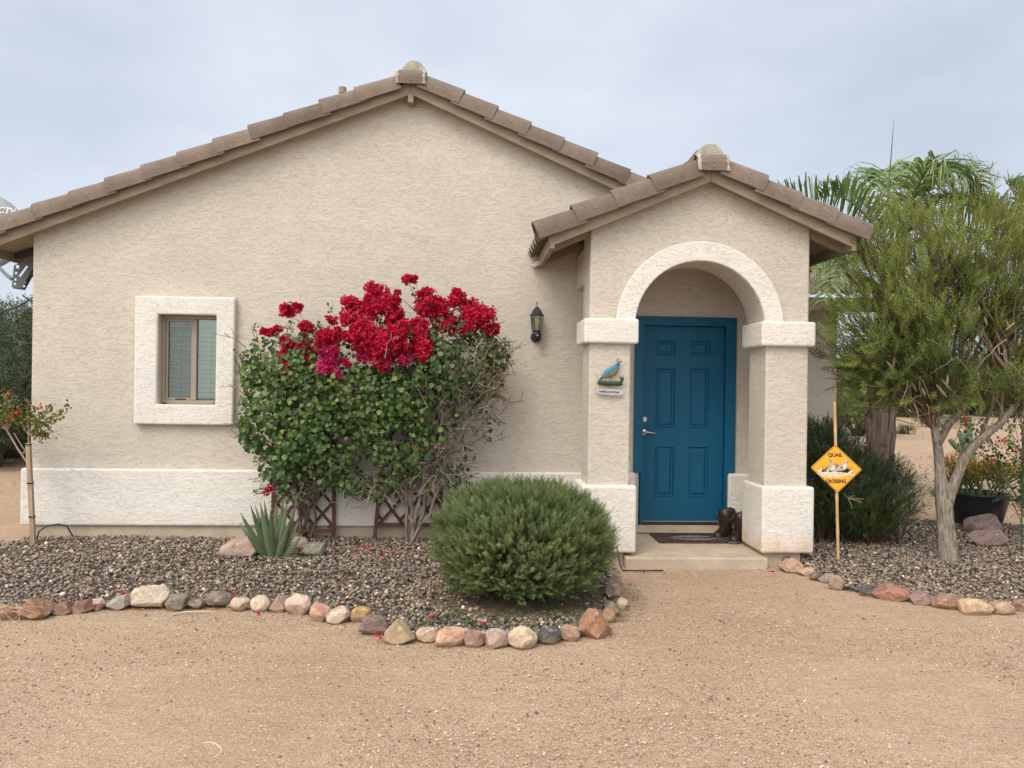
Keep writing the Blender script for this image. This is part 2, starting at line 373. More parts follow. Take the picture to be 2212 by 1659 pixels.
def glass_mat():
    m, nt, N, L, bs = newmat('window_glass')
    N.remove(bs); tr = N.new('ShaderNodeBsdfTransparent'); tr.inputs[0].default_value = (0.74, 0.82, 0.76, 1)
    gl = N.new('ShaderNodeBsdfGlossy'); gl.inputs['Roughness'].default_value = 0.02; gl.inputs[0].default_value = (0.9, 0.95, 0.9, 1)
    fr = N.new('ShaderNodeFresnel'); fr.inputs[0].default_value = 1.5
    f = mathn(N, L, 'MULTIPLY_ADD', fr.outputs[0], 1.0, 0.10)
    nz = noise(N, L, pos(N), 1.2, 2); b = N.new('ShaderNodeBump'); b.inputs['Strength'].default_value = 0.05; b.inputs['Distance'].default_value = 0.02
    L.new(nz, b.inputs['Height']); L.new(b.outputs[0], gl.inputs['Normal'])
    ms = N.new('ShaderNodeMixShader'); L.new(f, ms.inputs[0]); L.new(tr.outputs[0], ms.inputs[1]); L.new(gl.outputs[0], ms.inputs[2])
    L.new(ms.outputs[0], N['Material Output'].inputs[0]); return m
M['glass'] = glass_mat()
def screen_mat():
    m, nt, N, L, bs = newmat('insect_screen'); tr = N.new('ShaderNodeBsdfTransparent')
    bs.inputs['Base Color'].default_value = (0.10, 0.11, 0.12, 1); bs.inputs['Roughness'].default_value = 0.8
    ms = N.new('ShaderNodeMixShader'); ms.inputs[0].default_value = 0.16
    L.new(tr.outputs[0], ms.inputs[1]); L.new(bs.outputs[0], ms.inputs[2]); L.new(ms.outputs[0], N['Material Output'].inputs[0]); return m
M['screen'] = screen_mat()

def text_part(name, body, size, origin, xdir, zdir, mat, parent, offset=0.0, extrude=0.0008, shear=0.0, squash=1.0, align='CENTER'):
    cu = bpy.data.curves.new('tmp', 'FONT'); cu.body = body; cu.size = size; cu.extrude = extrude; cu.offset = offset
    cu.align_x = align; cu.align_y = 'CENTER'; cu.shear = shear
    o = bpy.data.objects.new('tmp', cu); C.objects.link(o); bpy.context.view_layer.update()
    me = o.evaluated_get(bpy.context.evaluated_depsgraph_get()).to_mesh()
    V = np.array([v.co[:] for v in me.vertices]); F = [list(p.vertices) for p in me.polygons]
    o.evaluated_get(bpy.context.evaluated_depsgraph_get()).to_mesh_clear(); bpy.data.objects.remove(o); bpy.data.curves.remove(cu)
    x = np.array(xdir, float); z = np.array(zdir, float); n = np.cross(x, z)
    P = np.array(origin)+V[:, :1]*x*squash+V[:, 1:2]*z+V[:, 2:3]*n
    return link(name, P, F, mat, parent)

# ------------------------------------------------------------------ the ground
rng = np.random.default_rng(7); random.seed(7)
def make_ground():
    xs = np.concatenate([np.linspace(-600, -30, 12), np.linspace(-28, 28, 90), np.linspace(30, 600, 12)])
    ys = np.concatenate([np.linspace(-60, -10, 8), np.linspace(-9.5, 9.5, 60), np.linspace(11, 60, 20), np.linspace(70, 900, 10)])
    X, Y = np.meshgrid(xs, ys, indexing='ij')
    Z = 0.008*np.sin(X*1.7+0.6*Y)*np.sin(Y*1.3+1)*np.exp(-((Y+5)/14)**2)
    Z += np.clip((Y-10)/30, 0, 1)*0.35*np.clip((X-3)/4, 0, 1)      # the desert rises a little behind, right
    V = np.stack([X, Y, Z], -1).reshape(-1, 3); n1, n2 = X.shape
    i, j = np.meshgrid(np.arange(n1-1), np.arange(n2-1), indexing='ij'); a = (i*n2+j).ravel()
    F = np.stack([a, a+n2, a+n2+1, a+1], 1)
    o = link('ground', V, F, M['ground'], smooth=True); tag(o, kind='structure')
make_ground()

# ------------------------------------------------------------------ the house
house = empty('house', (-0.65, 4.0, 0), 'beige stucco house with brown barrel tile roof, white stucco trim and arched entry porch', 'house')
XL, XR = -4.418, 3.12
PKX, PKZ = -0.655, 4.56       # underside of the rake boards at the peak
SL, SR = 0.405, 0.434
T = 0.004
def arc(cx, cz, r, a0, a1, n, y):
    return [(cx+r*math.cos(a), y, cz+r*math.sin(a)) for a in np.linspace(a0, a1, n)]
def house_walls():
    def top(x): return PKZ+0.05-(SL*(PKX-x) if x < PKX else SR*(x-PKX))
    poly = [(XL, 0, 0.02), (XR, 0, 0.02), (XR, 0, top(XR)), (PKX, 0, top(PKX)), (XL, 0, top(XL))]
    win = [(-3.16, 0, 1.385), (-2.584, 0, 1.385), (-2.584, 0, 2.292), (-3.16, 0, 2.292)]
    door = [(1.76, 0, 0.05), (2.72, 0, 0.05), (2.72, 0, 2.31), (1.76, 0, 2.31)]
    m = MB(); m.prism(poly, (0, 0.16, 0), holes=[win, door]); m.build('gable_wall', M['stucco'], house)
    m = MB(); m.box(XL, XL+0.16, 0.163, 9, 0.02, top(XL)-.05); m.box(XR-0.16, XR, 0.163, 9, 0.02, top(XR)-.05)
    m.prism([(a, 8.84, b) for a, _, b in [(XL+.163, 0, 0.02), (XR-.163, 0, 0.02), (XR-.163, 0, top(XR)-.1), (PKX, 0, top(PKX)-.05), (XL+.163, 0, top(XL)-.1)]], (0, .16, 0))
    m.build('side_wall', M['stucco'], house)
    for a, b in ((XL-0.065, 1.72), (2.70, XR+0.06)):
        m = MB(); m.box(a, b, -0.065, -T*.5, 0.16, 0.732)
        if a < 0: m.box(a, XL-T*.5, -T*.5, 9.0, 0.16, 0.732)
        m.build('wall_band', M['white'], house, bevel=0.022, segs=3)
    m = MB(); m.box(XL+.02, 1.43, -0.028, -T, -0.1, 0.158); m.build('foundation', M['concrete'], house)
house_walls()

def rake_tiles(name, px, pz, y0, slope, side, n, L, first, parent, gap=0.115, seed=0):
    """barrel rake tiles laid down the gable edge, each lapping the one below; side -1 = to the left"""
    rg = random.Random(seed); m = MB(); ln = math.hypot(1, slope)
    d = np.array([side/ln, 0, -slope/ln]); u = np.array([slope/ln*side, 0, 1/ln]); o = np.array([0, -1.0, 0])
    base = np.array([px, y0, pz])+u*gap
    def prof(sc, t=0.0):
        R = (0.100-t)*sc; c = (-0.040, 0.018)
        pts = [(0.060*sc-t*.9, -0.042), (0.060*sc-t*.9, 0.0)]
        pts += [(c[0]+R*math.cos(a)*1.0, c[1]+R*math.sin(a)*1.16) for a in np.linspace(0.12, math.pi, 9)]
        pts += [(c[0]-R, -0.03)]
        return pts
    for i in range(n):
        s0 = first+i*L; s1 = s0+L+0.045; j = rg.uniform(-.007, .007); col = rg.uniform(.80, 1.14); col = (col*rg.uniform(.99, 1.03), col, col*rg.uniform(.96, 1.0))
        rings = []
        for s, sc, h in ((s0-0.03, 0.93, 0.0), (s0+L*.5, 0.985, 0.010), (s1-.006, 1.05, 0.021), (s1, 1.04, 0.021)):
            rings.append([base+d*s+u*(h+v+j)+o*(w+.0*j) for w, v in prof(sc)])
        inner = [base+d*s1+u*(0.019+v+j)+o*w for w, v in prof(1.04, 0.017)]
        inner2 = [base+d*(s1-.15)+u*(0.008+v+j)+o*w for w, v in prof(1.0, 0.017)]
        rings += [inner, inner2]; k = len(rings[0]); V = [p for r_ in rings for p in r_]; F = []
        for a in range(len(rings)-1):
            for b in range(k-1): F.append([a*k+b, a*k+b+1, (a+1)*k+b+1, (a+1)*k+b])
        m.add(V, F, col)
        c = base+d*(s0+L*.62)+u*(0.040+j)+o*0.060; m.tube([c, c+o*0.008], 0.005, 6, col=(2.1, 2.4, 2.6))
    ob = m.build(name, M['tile'], parent, smooth=False)
    for p in ob.data.polygons: p.use_smooth = True
    b = ob.modifiers.new('split', 'EDGE_SPLIT'); b.split_angle = rad(38)
    return d, u
def roof_field(name, px, pz, y0, y1, slope, side, length, parent, gap=0.10, dy=0.3, ph=0.0):
    """barrel-tiled roof plane: barrels run down the slope, courses lap every 0.375 m"""
    ln = math.hypot(1, slope); d = np.array([side/ln, 0, -slope/ln]); u = np.array([slope/ln*side, 0, 1/ln])
    ss = []
    nco = max(1, int(round(length/0.375))); L = length/nco
    for c in range(nco): ss += [(c*L+.001, 0.0), ((c+1)*L-.001, 0.028)]
    ys = np.arange(y0, y1+1e-6, dy/10); V = []
    for s, h in ss:
        for y in ys:
            t = ((y+ph)/dy) % 1.0
            b = 0.052*math.sin(math.pi*t/0.62) if t < 0.62 else -0.018*math.sin(math.pi*(t-.62)/.38)
            V.append(np.array([px, y, pz])+d*s+u*(gap+h+b))
    n2 = len(ys); F = [[i*n2+j, i*n2+j+1, (i+1)*n2+j+1, (i+1)*n2+j] for i in range(len(ss)-1) for j in range(n2-1)]
    o = link(name, V, F, M['tile'], parent, smooth=True, cols=[(1, 1, 1)]*len(V))
    md = o.modifiers.new('thick', 'SOLIDIFY'); md.thickness = 0.016; md.offset = -1
    e = o.modifiers.new('split', 'EDGE_SPLIT'); e.split_angle = rad(50); return o
def ridge_end(px, pz, y0, parent, k=1.0):
    """cap tile laid level over the peak, ridge barrel behind it, its end plugged with mortar"""
    m = MB(); V = []; F = []
    for x in (-0.130, 0.130):
        for w, v in [(0.075, -0.065), (0.075, 0.0)]+[(-0.02+0.095*math.cos(a), 0.0+0.10*math.sin(a)) for a in np.linspace(0.15, math.pi, 9)]+[(-.115, -.06)]:
            V.append((px+x*k, y0-w, pz+0.145+v))
    n = 12; F = [[i, i+1, i+1+n, i+n] for i in range(n-1)]+[list(range(n)), [n+i for i in reversed(range(n))]]
    m.add(V, F, (1, 1, 1)); o = m.build('peak_tile', M['tile'], parent, bevel=0.006)
    m = MB(); m.tube([(px, y0-.079, pz+.115), (px, y0-.088, pz+.115)], .007, 6); m.build('nail_heads', M['mortar'], parent)
    for sgn in (-1, 1):
        m = MB(); V = []
        for q, (xx, sc) in enumerate(((0.120, 1.07), (0.145, 1.05), (0.153, 0.96))):
            for i, (w, v) in enumerate([(0.075, -0.06), (0.075, 0.0)]+[(-0.02+0.095*math.cos(a), 0.10*math.sin(a)) for a in np.linspace(0.15, math.pi, 9)]):
                jx = 0.010*math.sin(i*2.7+sgn*q*1.3)
                V.append((px+sgn*(xx*k+jx), y0-w*sc, pz+0.143+v*sc))
        F = [[a*11+i, a*11+i+1, (a+1)*11+i+1, (a+1)*11+i] for a in range(2) for i in range(10)]; m.add(V, F); m.build('mortar_seam', M['mortar'], parent, smooth=True)
    m = MB(); c = []; V = []; n = 14
    pts = [(px+0.020+0.145*k*math.cos(a), pz+0.195+0.195*k*math.sin(a)) for a in np.linspace(-0.25, math.pi+0.25, n)]
    V = [(a, y0+.16, b) for a, b in pts]+[(px+(a-px)*.96, y0+.085, pz+.175+(b-pz-.175)*.96) for a, b in pts]
    m.add(V, [[i, i+1, n+i+1, n+i] for i in range(n-1)]+[[n+i for i in range(n)]]); m.build('ridge_mortar', M['mortar'], parent, bevel=0.01)
def ridge_barrels(px, pz, y0, y1, parent):
    m = MB(); y = y0; rg = random.Random(3)
    while y < y1-.1:
        V = []; n = 11; c = rg.uniform(.88, 1.08)
        for yy, R in ((y, .150), (y+.42, .132)):
            V += [(px+R*math.cos(a), yy, pz+.20+R*1.05*math.sin(a)) for a in np.linspace(-.2, math.pi+.2, n)]
        V += [(px+.13*math.cos(a), y, pz+.17+.13*math.sin(a)) for a in np.linspace(-.2, math.pi+.2, n)]
        m.add(V, [[i, i+1, n+i+1, n+i] for i in range(n-1)]+[[i, i+1, 2*n+i+1, 2*n+i] for i in range(n-1)], (c, c, c)); y += .38
    m.build('ridge_tiles', M['tile'], parent, smooth=True)

RY = -0.15
def main_roof():
    LL = 4.15; LR = 4.15
    kl = math.hypot(1, SL); kr = math.hypot(1, SR)
    for side, sl, ln, run in ((-1, SL, kl, LL), (1, SR, kr, LR)):
        dx = side*run; z1 = PKZ-sl*run; H = 0.118*ln
        m = MB(); m.prism([(PKX+side*.001, RY, PKZ), (PKX+dx, RY, z1), (PKX+dx, RY, z1+H), (PKX+side*.001, RY, PKZ+H)], (0, 0.04, 0))
        m.build('rake_board', M['wood_trim'], house, bevel=0.003)
        m = MB(); m.prism([(PKX+side*.001, RY+.042, PKZ+.062), (PKX+dx, RY+.042, z1+.062), (PKX+dx, RY+.042, z1+.10), (PKX+side*.001, RY+.042, PKZ+.10)], (0, 9.2, 0))
        m.build('roof_deck', M['soffit'], house)
    rake_tiles('rake_tiles', PKX, PKZ, RY, SL, -1, 12, 0.3745, 0.10, house, seed=1)
    rake_tiles('rake_tiles', PKX, PKZ, RY, SR, 1, 11, 0.3745, 0.06, house, seed=2)
    roof_field('roof', PKX, PKZ, RY+0.10, 9.2, SL, -1, LL*kl+.06, house, gap=.115, ph=.02)
    roof_field('roof', PKX, PKZ, RY+0.10, 9.2, SR, 1, LR*kr+.02, house, gap=.115, ph=.02)
    ridge_end(PKX, PKZ, RY, house); ridge_barrels(PKX+.01, PKZ, RY+.17, 9.0, house)
    m = MB(); m.box(PKX-.028, PKX+.028, RY-.006, RY+.14, PKZ-.085, PKZ-.002); m.build('ridge_beam_end', M['wood_trim'], house, bevel=.004)
    # left eave board along the side
    ex = PKX-LL; ez = PKZ-SL*LL
    m = MB(); m.box(ex-.042, ex-.002, RY, 9.0, ez-.03, ez+.115); m.build('eave_board', M['wood_trim'], house)
    # plumbing vent
    v = W(740, 195, 1.2); m = MB(); m.lathe((v[0], 1.2, v[2]-.5), [(0.04, 0), (.04, .46), (.046, .462), (.046, .53), (.036, .532), (.036, .5)], 16)
    m.build('vent_pipe', M['wood_trim'], house, smooth=False)
main_roof()

def window():
    y = -0.03
    o = [(-3.387, y, 1.182), (-2.405, y, 1.182), (-2.400, y, 2.475), (-3.387, y, 2.475)]
    i = [(-3.160, y, 1.386), (-2.584, y, 1.386), (-2.583, y, 2.292), (-3.159, y, 2.292)]
    m = MB(); m.prism([(a, -0.072, c) for a, b, c in o], (0, 0.070, 0), holes=[[(a, -.072, c) for a, b, c in i]])
    m.build('window_surround', M['white'], house, bevel=0.018, segs=3)
    w = empty('window', (-2.87, 0.05, 1.386)); w.parent = house; WL[w.name] = np.array((-2.87, 0.05, 1.386)); w.location = tuple(WL[w.name]-WL[house.name])
    x0, x1, z0, z1 = -3.158, -2.586, 1.388, 2.290; xm = -2.862
    def ringf(a, b, c, d, t, y0, y1, nm, mat, tb=None):
        tb = tb or t
        m = MB(); m.prism([(a, y0, c), (b, y0, c), (b, y0, d), (a, y0, d)], (0, y1-y0, 0), holes=[[(a+t, y0, c+tb), (b-t, y0, c+tb), (b-t, y0, d-t), (a+t, y0, d-t)]])
        return m.build(nm, mat, w, bevel=0.002)
    ringf(x0, x1, z0, z1, 0.032, 0.045, 0.12, 'frame', M['winframe'], .04)
    ringf(x0+.034, xm+.014, z0+.042, z1-.034, 0.022, 0.058, 0.09, 'sash', M['winframe'])
    m = MB(); m.box(xm+.015, xm+.045, .052, .10, z0+.042, z1-.034); m.build('mullion', M['winframe'], w, bevel=.002)
    m = MB(); m.box(x0+.05, xm, .080, .083, z0+.06, z1-.05); m.build('pane', M['glass'], w)
    m = MB(); m.box(xm+.046, x1-.034, .082, .085, z0+.044, z1-.036); m.build('pane', M['glass'], w)
    m = MB(); m.box(x0+.054, xm-.006, .070, .0715, z0+.062, z1-.054); m.build('insect_screen', M['screen'], w)
    m = MB()
    for a, b in ((x0+.01, xm+.02), (xm+.03, x1-.01)):
        z = z0+.03
        while z < z1-.10:
            m.add([(a, .150, z), (b, .150, z), (b, .158, z+.039), (a, .158, z+.039), (a, .153, z-.001), (b, .153, z-.001), (b, .161, z+.038), (a, .161, z+.038)],
                  [(0, 1, 2, 3), (4, 7, 6, 5), (0, 4, 5, 1), (3, 2, 6, 7)]); z += 0.0475
        m.box(a, b, .148, .19, z1-.10, z1-.01)
    m.build('blind', M['blind'], w)
    m = MB()
    for xx in (-3.0, -2.70): m.tube([(xx, .147, z0+.03), (xx, .147, z1-.05)], .0022, 5)
    m.build('blind_cord', M['dark'], w)
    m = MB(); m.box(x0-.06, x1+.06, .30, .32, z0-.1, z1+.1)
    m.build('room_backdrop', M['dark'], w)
    for nm_, bb in (('latch', (xm-.16, xm-.06, .050, .060, z0+.046, z0+.056)), ('weep_hole', (x0+.01, x0+.05, .040, .0448, z0+.006, z0+.014)), ('weep_hole', (x1-.05, x1-.01, .040, .0448, z0+.006, z0+.014))):
        m = MB(); m.box(*bb); m.build(nm_, M['dark'], w)
window()

def door():
    fx0, fx1, ft = 1.70, 2.776, 2.368
    d0, d1, dz0, dz1 = 1.815, 2.655, 0.222, 2.262
    m = MB(); a, b = 1.775, 2.683
    m.prism([(fx0, -.030, .735), (a, -.030, .735), (a, -.030, .20), (a+.02, -.030, .20), (a+.02, -.030, 2.275), (b-.015, -.030, 2.275), (b-.015, -.030, .20), (b+.012, -.030, .20), (b+.012, -.030, .738), (fx1, -.030, .738), (fx1, -.030, ft), (fx0, -.030, ft)], (0, .0285, 0))
    m.box(a-.01, a+.019, -.0008, .13, .2, 2.30); m.box(b-.014, b+.03, -.0008, .13, .2, 2.30); m.box(a+.0195, b-.0145, -.0008, .13, 2.276, 2.30)
    m.build('door_frame', M['blue'], house, bevel=.004)
    d = empty('door', (2.235, .05, dz0)); d.parent = house; WL[d.name] = np.array((2.235, .05, dz0)); d.location = tuple(WL[d.name]-WL[house.name])
    y = .038; xs = d0-.017, d1+.010
    w0 = xs[0]; S = xs[1]-xs[0]; Hh = dz1-dz0
    cols = [(w0+S*.155, w0+S*.405), (w0+S*.570, w0+S*.828)]
    rows = [(dz0+Hh*.120, dz0+Hh*.388), (dz0+Hh*.478, dz0+Hh*.790), (dz0+Hh*.851, dz0+Hh*.934)]
    rects = [(c[0], c[1], r_[0], r_[1]) for c in cols for r_ in rows]
    m = MB(); m.prism([(xs[0], y, dz0), (xs[1], y, dz0), (xs[1], y, dz1+.012), (xs[0], y, dz1+.012)], (0, .04, 0), holes=[[(a, y, c), (b, y, c), (b, y, e), (a, y, e)] for a, b, c, e in rects])
    m.build('slab', M['blue'], d)
    for a, b, c, e in rects:
        m = MB(); V = []
        for ins, dy in ((0, -.0015), (.010, -.005), (.020, .012), (.032, .013), (.052, .001)):
            V += [(a+ins, y+dy, c+ins), (b-ins, y+dy, c+ins), (b-ins, y+dy, e-ins), (a+ins, y+dy, e-ins)]
        F = [[k*4+i, k*4+(i+1) % 4, (k+1)*4+(i+1) % 4, (k+1)*4+i] for k in range(4) for i in range(4)]+[[16, 17, 18, 19]]
        m.add(V, F); m.build('panel', M['blue'], d)
    hx = W(1384+3, 906)[0]+.03; hz = W(1386, 906)[2]
    m = MB(); q = []
    def disc(cx, cz, r1, y0, y1, mm):
        mm.tube([(cx, y1, cz), (cx, y0+.004, cz), (cx, y0, cz)], [r1, r1, r1*.85], 20)
    m = MB(); disc(hx, hz, .030, y-.018, y-.001, m); disc(hx, hz, .016, y-.026, y-.018, m); m.build('deadbolt', M['metal'], d, smooth=False)
    lz = W(1390, 934)[2]
    m = MB(); disc(hx, lz, .033, y-.014, y-.001, m); m.tube([(hx, y-.012, lz), (hx, y-.055, lz)], .011, 12)
    m.tube([(hx-.008, y-.055, lz), (hx+.03, y-.058, lz+.004), (hx+.065, y-.055, lz-.004), (hx+.10, y-.052, lz-.006), (hx+.118, y-.05, lz+.002)], [.012, .011, .009, .008, .006], 10)
    m.build('lever_handle', M['metal'], d, smooth=True)
    m = MB(); m.box(d0-.018, d1+.012, .015, .10, .212, .2215); m.build('threshold', M['wood_trim'], house)
    m = MB(); m.box(1.79, 2.70, -.025, .0, .190, .2105); m.build('door_sweep', M['black'], house)
    m = MB(); m.box(1.45, 2.70, -.022, .05, .102, .186); m.build('door_riser', M['concrete'], house, bevel=.004)
    m = MB(); m.box(1.70, 2.75, .135, .16, .06, 2.4); m.build('door_backing', M['dark'], house)
door()

PY = -1.10
def porch():
    PX, PZ = 2.118, 3.478; pr = -1.20; sl = 0.428
    ax, az, ri, ro = 2.073, 2.185, 0.598, 0.778
    f = -1.055; b = -0.63; xl, xr = 1.060, 3.092
    top = lambda x: PZ+.05-sl*abs(x-PX)
    cut = [(ax-ri, f, 2.2), ]+[(ax+ri*math.cos(a), f, az+ri*math.sin(a)) for a in np.linspace(math.pi, 0, 33)]+[(ax+ri, f, 2.2)]
    cut = [c for c in cut if c[2] > 2.199]
    poly = [(xl, f, 2.20)]+[(ax-ri, f, 2.20)]+cut+[(ax+ri, f, 2.20), (xr, f, 2.20), (xr, f, top(xr)), (PX, f, top(PX)), (xl, f, top(xl))]
    pp = []
    for q in poly:
        if not pp or np.linalg.norm(np.array(q)-np.array(pp[-1])) > 1e-4: pp.append(q)
    m = MB(); m.prism(pp, (0, b-f, 0)); m.build('porch_arch_wall', M['stucco'], house, bevel=.016, segs=3)
    A = arc(ax, az, ri+.001, math.pi-.03, .03, 41, f-.032)+arc(ax, az, ro, .03, math.pi-.03, 41, f-.032)
    m = MB(); m.prism(A, (0, .0315, 0)); m.build('arch_trim', M['white'], house, bevel=.012, segs=3)
    for nm, x0, x1, bx0, bx1, cx0, cx1, st in (('l', 1.062, 1.442, 1.005, 1.503, 1.006, 1.503, 0), ('r', 2.694, 3.094, 2.660, 3.146, 2.634, 3.138, 1)):
        p = empty('pillar', (0, 0, 0)); p.parent = house; WL[p.name] = np.array(((x0+x1)/2, -.85, 0)); p.location = tuple(WL[p.name]-WL[house.name])
        m = MB(); m.box(x0, x1, -1.058, -.625, .70, 2.06); m.build('shaft', M['stucco'], p, bevel=.018, segs=3)
        m = MB(); m.box(cx0, cx1, -1.112, -.575, 2.018, 2.245); m.build('capital', M['white'], p, bevel=.022, segs=3)
        m = MB(); m.box(bx0, bx1, -1.108, -.570, .128, .735); m.build('base', M['white_stained' if st else 'white'], p, bevel=.022, segs=3)
        if st: m = MB(); m.box(2.70, 3.045, -1.05, -.60, -.08, .127)
        else: m = MB(); m.box(1.06, 1.40, -1.05, -.60, -.08, .127)
        m.build('footing', M['concrete'], p, bevel=.006)
    m = MB(); m.box(1.402, 2.698, -1.165, -.0235, -.1, .098); m.build('porch_slab', M['concrete'], house, bevel=.012)
    # side beams from the pillars back to the wall and the plaster lid over the entry
    for a, c in ((1.075, 1.32), (2.83, 3.08)):
        m = MB(); m.box(a, c, -.628, -.002, 2.62, 2.97); m.build('side_beam', M['stucco'], house, bevel=.012)
    m = MB(); m.box(1.10, 3.06, -.626, -.003, 2.975, 2.99); m.build('porch_ceiling', M['stucco'], house)
    ln = math.hypot(1, sl); LL = 1.40; LR = 1.30
    for side, run in ((-1, LL), (1, LR)):
        z1 = PZ-sl*run; H = .118*ln; x1 = PX+side*run; x0 = PX+side*.001
        m = MB(); m.prism([(x0, pr, PZ), (x1, pr, z1), (x1, pr, z1+H), (x0, pr, PZ+H)], (0, .04, 0)); m.build('rake_board', M['wood_trim'], house, bevel=.003)
        m = MB(); m.prism([(x0, pr+.042, PZ+.066), (x1, pr+.042, z1+.066), (x1, pr+.042, z1+.098), (x0, pr+.042, PZ+.098)], (0, 1.15, 0)); m.build('roof_deck', M['soffit'], house)
        m = MB(); m.box(min(x1, x1+side*.04), max(x1, x1+side*.04), pr, -.002, z1-.035, z1+.10); m.build('eave_board', M['wood_trim'], house, bevel=.003)
        xw = xl if side < 0 else xr
        for yy in (-1.02, -.30):
            m = MB()
            xa = xw; xb = x1-side*.002; za = PZ-sl*abs(xa-PX); zb = PZ-sl*abs(xb-PX)
            m.prism([(xa, yy, za+.064), (xb, yy, zb+.064), (xb, yy, zb-.03), (xa, yy, za-.03)], (0, .045, 0))
            m.build('rafter_tail', M['wood_trim'], house)
        rake_tiles('rake_tiles', PX, PZ, pr, sl, side, 4, .375 if side < 0 else .35, .09 if side < 0 else .06, house, seed=5+side)
        roof_field('roof', PX, PZ, pr+.10, 2.4, sl, side, run*ln+.09, house, gap=.115, ph=.05, dy=.22)
    ridge_end(PX, PZ, pr, house, 0.95); ridge_barrels(PX, PZ, pr+.17, 2.2, house)
    # flashing where the porch eave meets the wall
    m = MB(); q = W(1135, 548); m.prism([(.63, -.09, 2.84), (.80, -.09, 2.93), (.80, -.09, 3.0), (.60, -.09, 2.87)], (0, .088, 0)); m.build('flashing', M['white'], house, bevel=.01)
porch()

def wing():
    y = 3.0; x1 = W(1808, 800, y)[0]
    m = MB(); m.box(XR+.32, x1, y, y+.16, .02, 2.80); m.box(x1-.16, x1, y+.163, 8, .02, 2.8); m.box(XR-.1, XR+.318, y+.25, y+.40, .02, 2.8); m.build('wing_wall', M['stucco'], house, bevel=.015)
    m = MB(); m.box(XR+.05, x1+.05, y-.06, y-.002, .16, .73); m.build('wall_band', M['white'], house, bevel=.02)
    ez = W(1790, 672, y-.5)[2]; m = MB(); m.box(XR-.1, x1+.5, y-.5, y-.46, ez, ez+.19); m.build('eave_board', M['wood_trim'], house)
    m = MB(); m.box(XR-.1, x1+.48, y-.458, y+.2, ez+.10, ez+.13); m.build('soffit', M['soffit'], house)
    V = []; F = []; xs = np.arange(XR-.1, x1+.52, .025); ss = []
    for c in range(9): ss += [(c*.375+.001, .0), ((c+1)*.375-.001, -.028)]
    for s, h in ss:
        for x in xs:
            t = (x/.25) % 1; bb = .055*math.sin(math.pi*t/.62) if t < .62 else -.02*math.sin(math.pi*(t-.62)/.38)
            V.append((x, y-.55+s*.924, ez+.25+s*.38+h+bb))
    n2 = len(xs); F = [[i*n2+j, i*n2+j+1, (i+1)*n2+j+1, (i+1)*n2+j] for i in range(len(ss)-1) for j in range(n2-1)]
    o = link('roof', V, F, M['tile'], house, smooth=True, cols=[(1.25, 1.2, 1.15)]*len(V))
    md = o.modifiers.new('thick', 'SOLIDIFY'); md.thickness = .016
    e = o.modifiers.new('split', 'EDGE_SPLIT'); e.split_angle = rad(50)
wing()

# ------------------------------------------------------------------ things on the house
def lantern():
    x = W(1158, 690)[0]; top = 2.484; y = -.105
    t = empty('wall_lantern', (x, 0, 2.12), 'small black carriage lantern with clear glass on the beige wall left of the porch', 'lantern')
    k = 0.78
    m = MB(); m.lathe((x, y, top-.145*.9), [(.092*k, -.012), (.094*k, -.004), (.072*k, .016), (.058*k, .040), (.048*k, .052), (.046*k, .056), (.030*k, .068), (.026*k, .076), (.012*k, .082)], 6)
    m.build('roof', M['black'], t)
    m = MB(); m.lathe((x, y, top-.055), [(.009, -.012), (.006, 0), (.0045, .03), (.004, .042), (.0075, .048), (.0065, .055), (.001, .058)], 10); m.build('finial', M['black'], t, smooth=True)
    z1 = top-.142; z0 = z1-.150; m = MB(); R1, R0 = .083*k, .060*k
    for i in range(6):
        a = math.pi*i/3; m.tube([(x+R1*math.cos(a), y+R1*math.sin(a), z1), (x+R0*math.cos(a), y+R0*math.sin(a), z0)], .0035, 5)
    m.lathe((x, y, z0-.008), [(R0+.004, 0), (R0+.006, .008), (R0*.6, .009)], 6); m.build('cage', M['black'], t)
    V = []; F = []
    for i in range(6):
        a = math.pi*i/3; b = math.pi*(i+1)/3
        V += [(x+R1*.97*math.cos(a), y+R1*.97*math.sin(a), z1), (x+R1*.97*math.cos(b), y+R1*.97*math.sin(b), z1), (x+R0*.97*math.cos(b), y+R0*.97*math.sin(b), z0), (x+R0*.97*math.cos(a), y+R0*.97*math.sin(a), z0)]; F.append([i*4, i*4+1, i*4+2, i*4+3])
    link('glass', V, F, M['glass'], t)
    m = MB(); m.lathe((x, y, z0+.012), [(.013, 0), (.013, .03), (.022, .038), (.028, .055), (.027, .10), (.018, .112), (.004, .115)], 14); m.build('bulb', M['bulb'], t, smooth=True)
    m = MB(); m.lathe((x, y, z0-.11), [(.004, 0), (.020, .018), (.034, .03), (.046, .055), (.048, .075), (.042, .092), (.030, .102)], 12)
    m.tube([(x, y, z0-.06), (x, -.03, z0-.06)], [.03, .035], 12); m.build('bracket', M['black'], t, smooth=True)
    m = MB(); m.tube([(x, -.003, z0-.06), (x, -.02, z0-.06), (x, -.03, z0-.06)], [.055, .055, .04], 20); m.build('wall_plate', M['black'], t)
    m = MB(); m.tube([(x+.003, y-.047, z0-.052), (x+.003, y-.053, z0-.052)], .007, 8); m.build('sensor', M['metal'], t)
lantern()

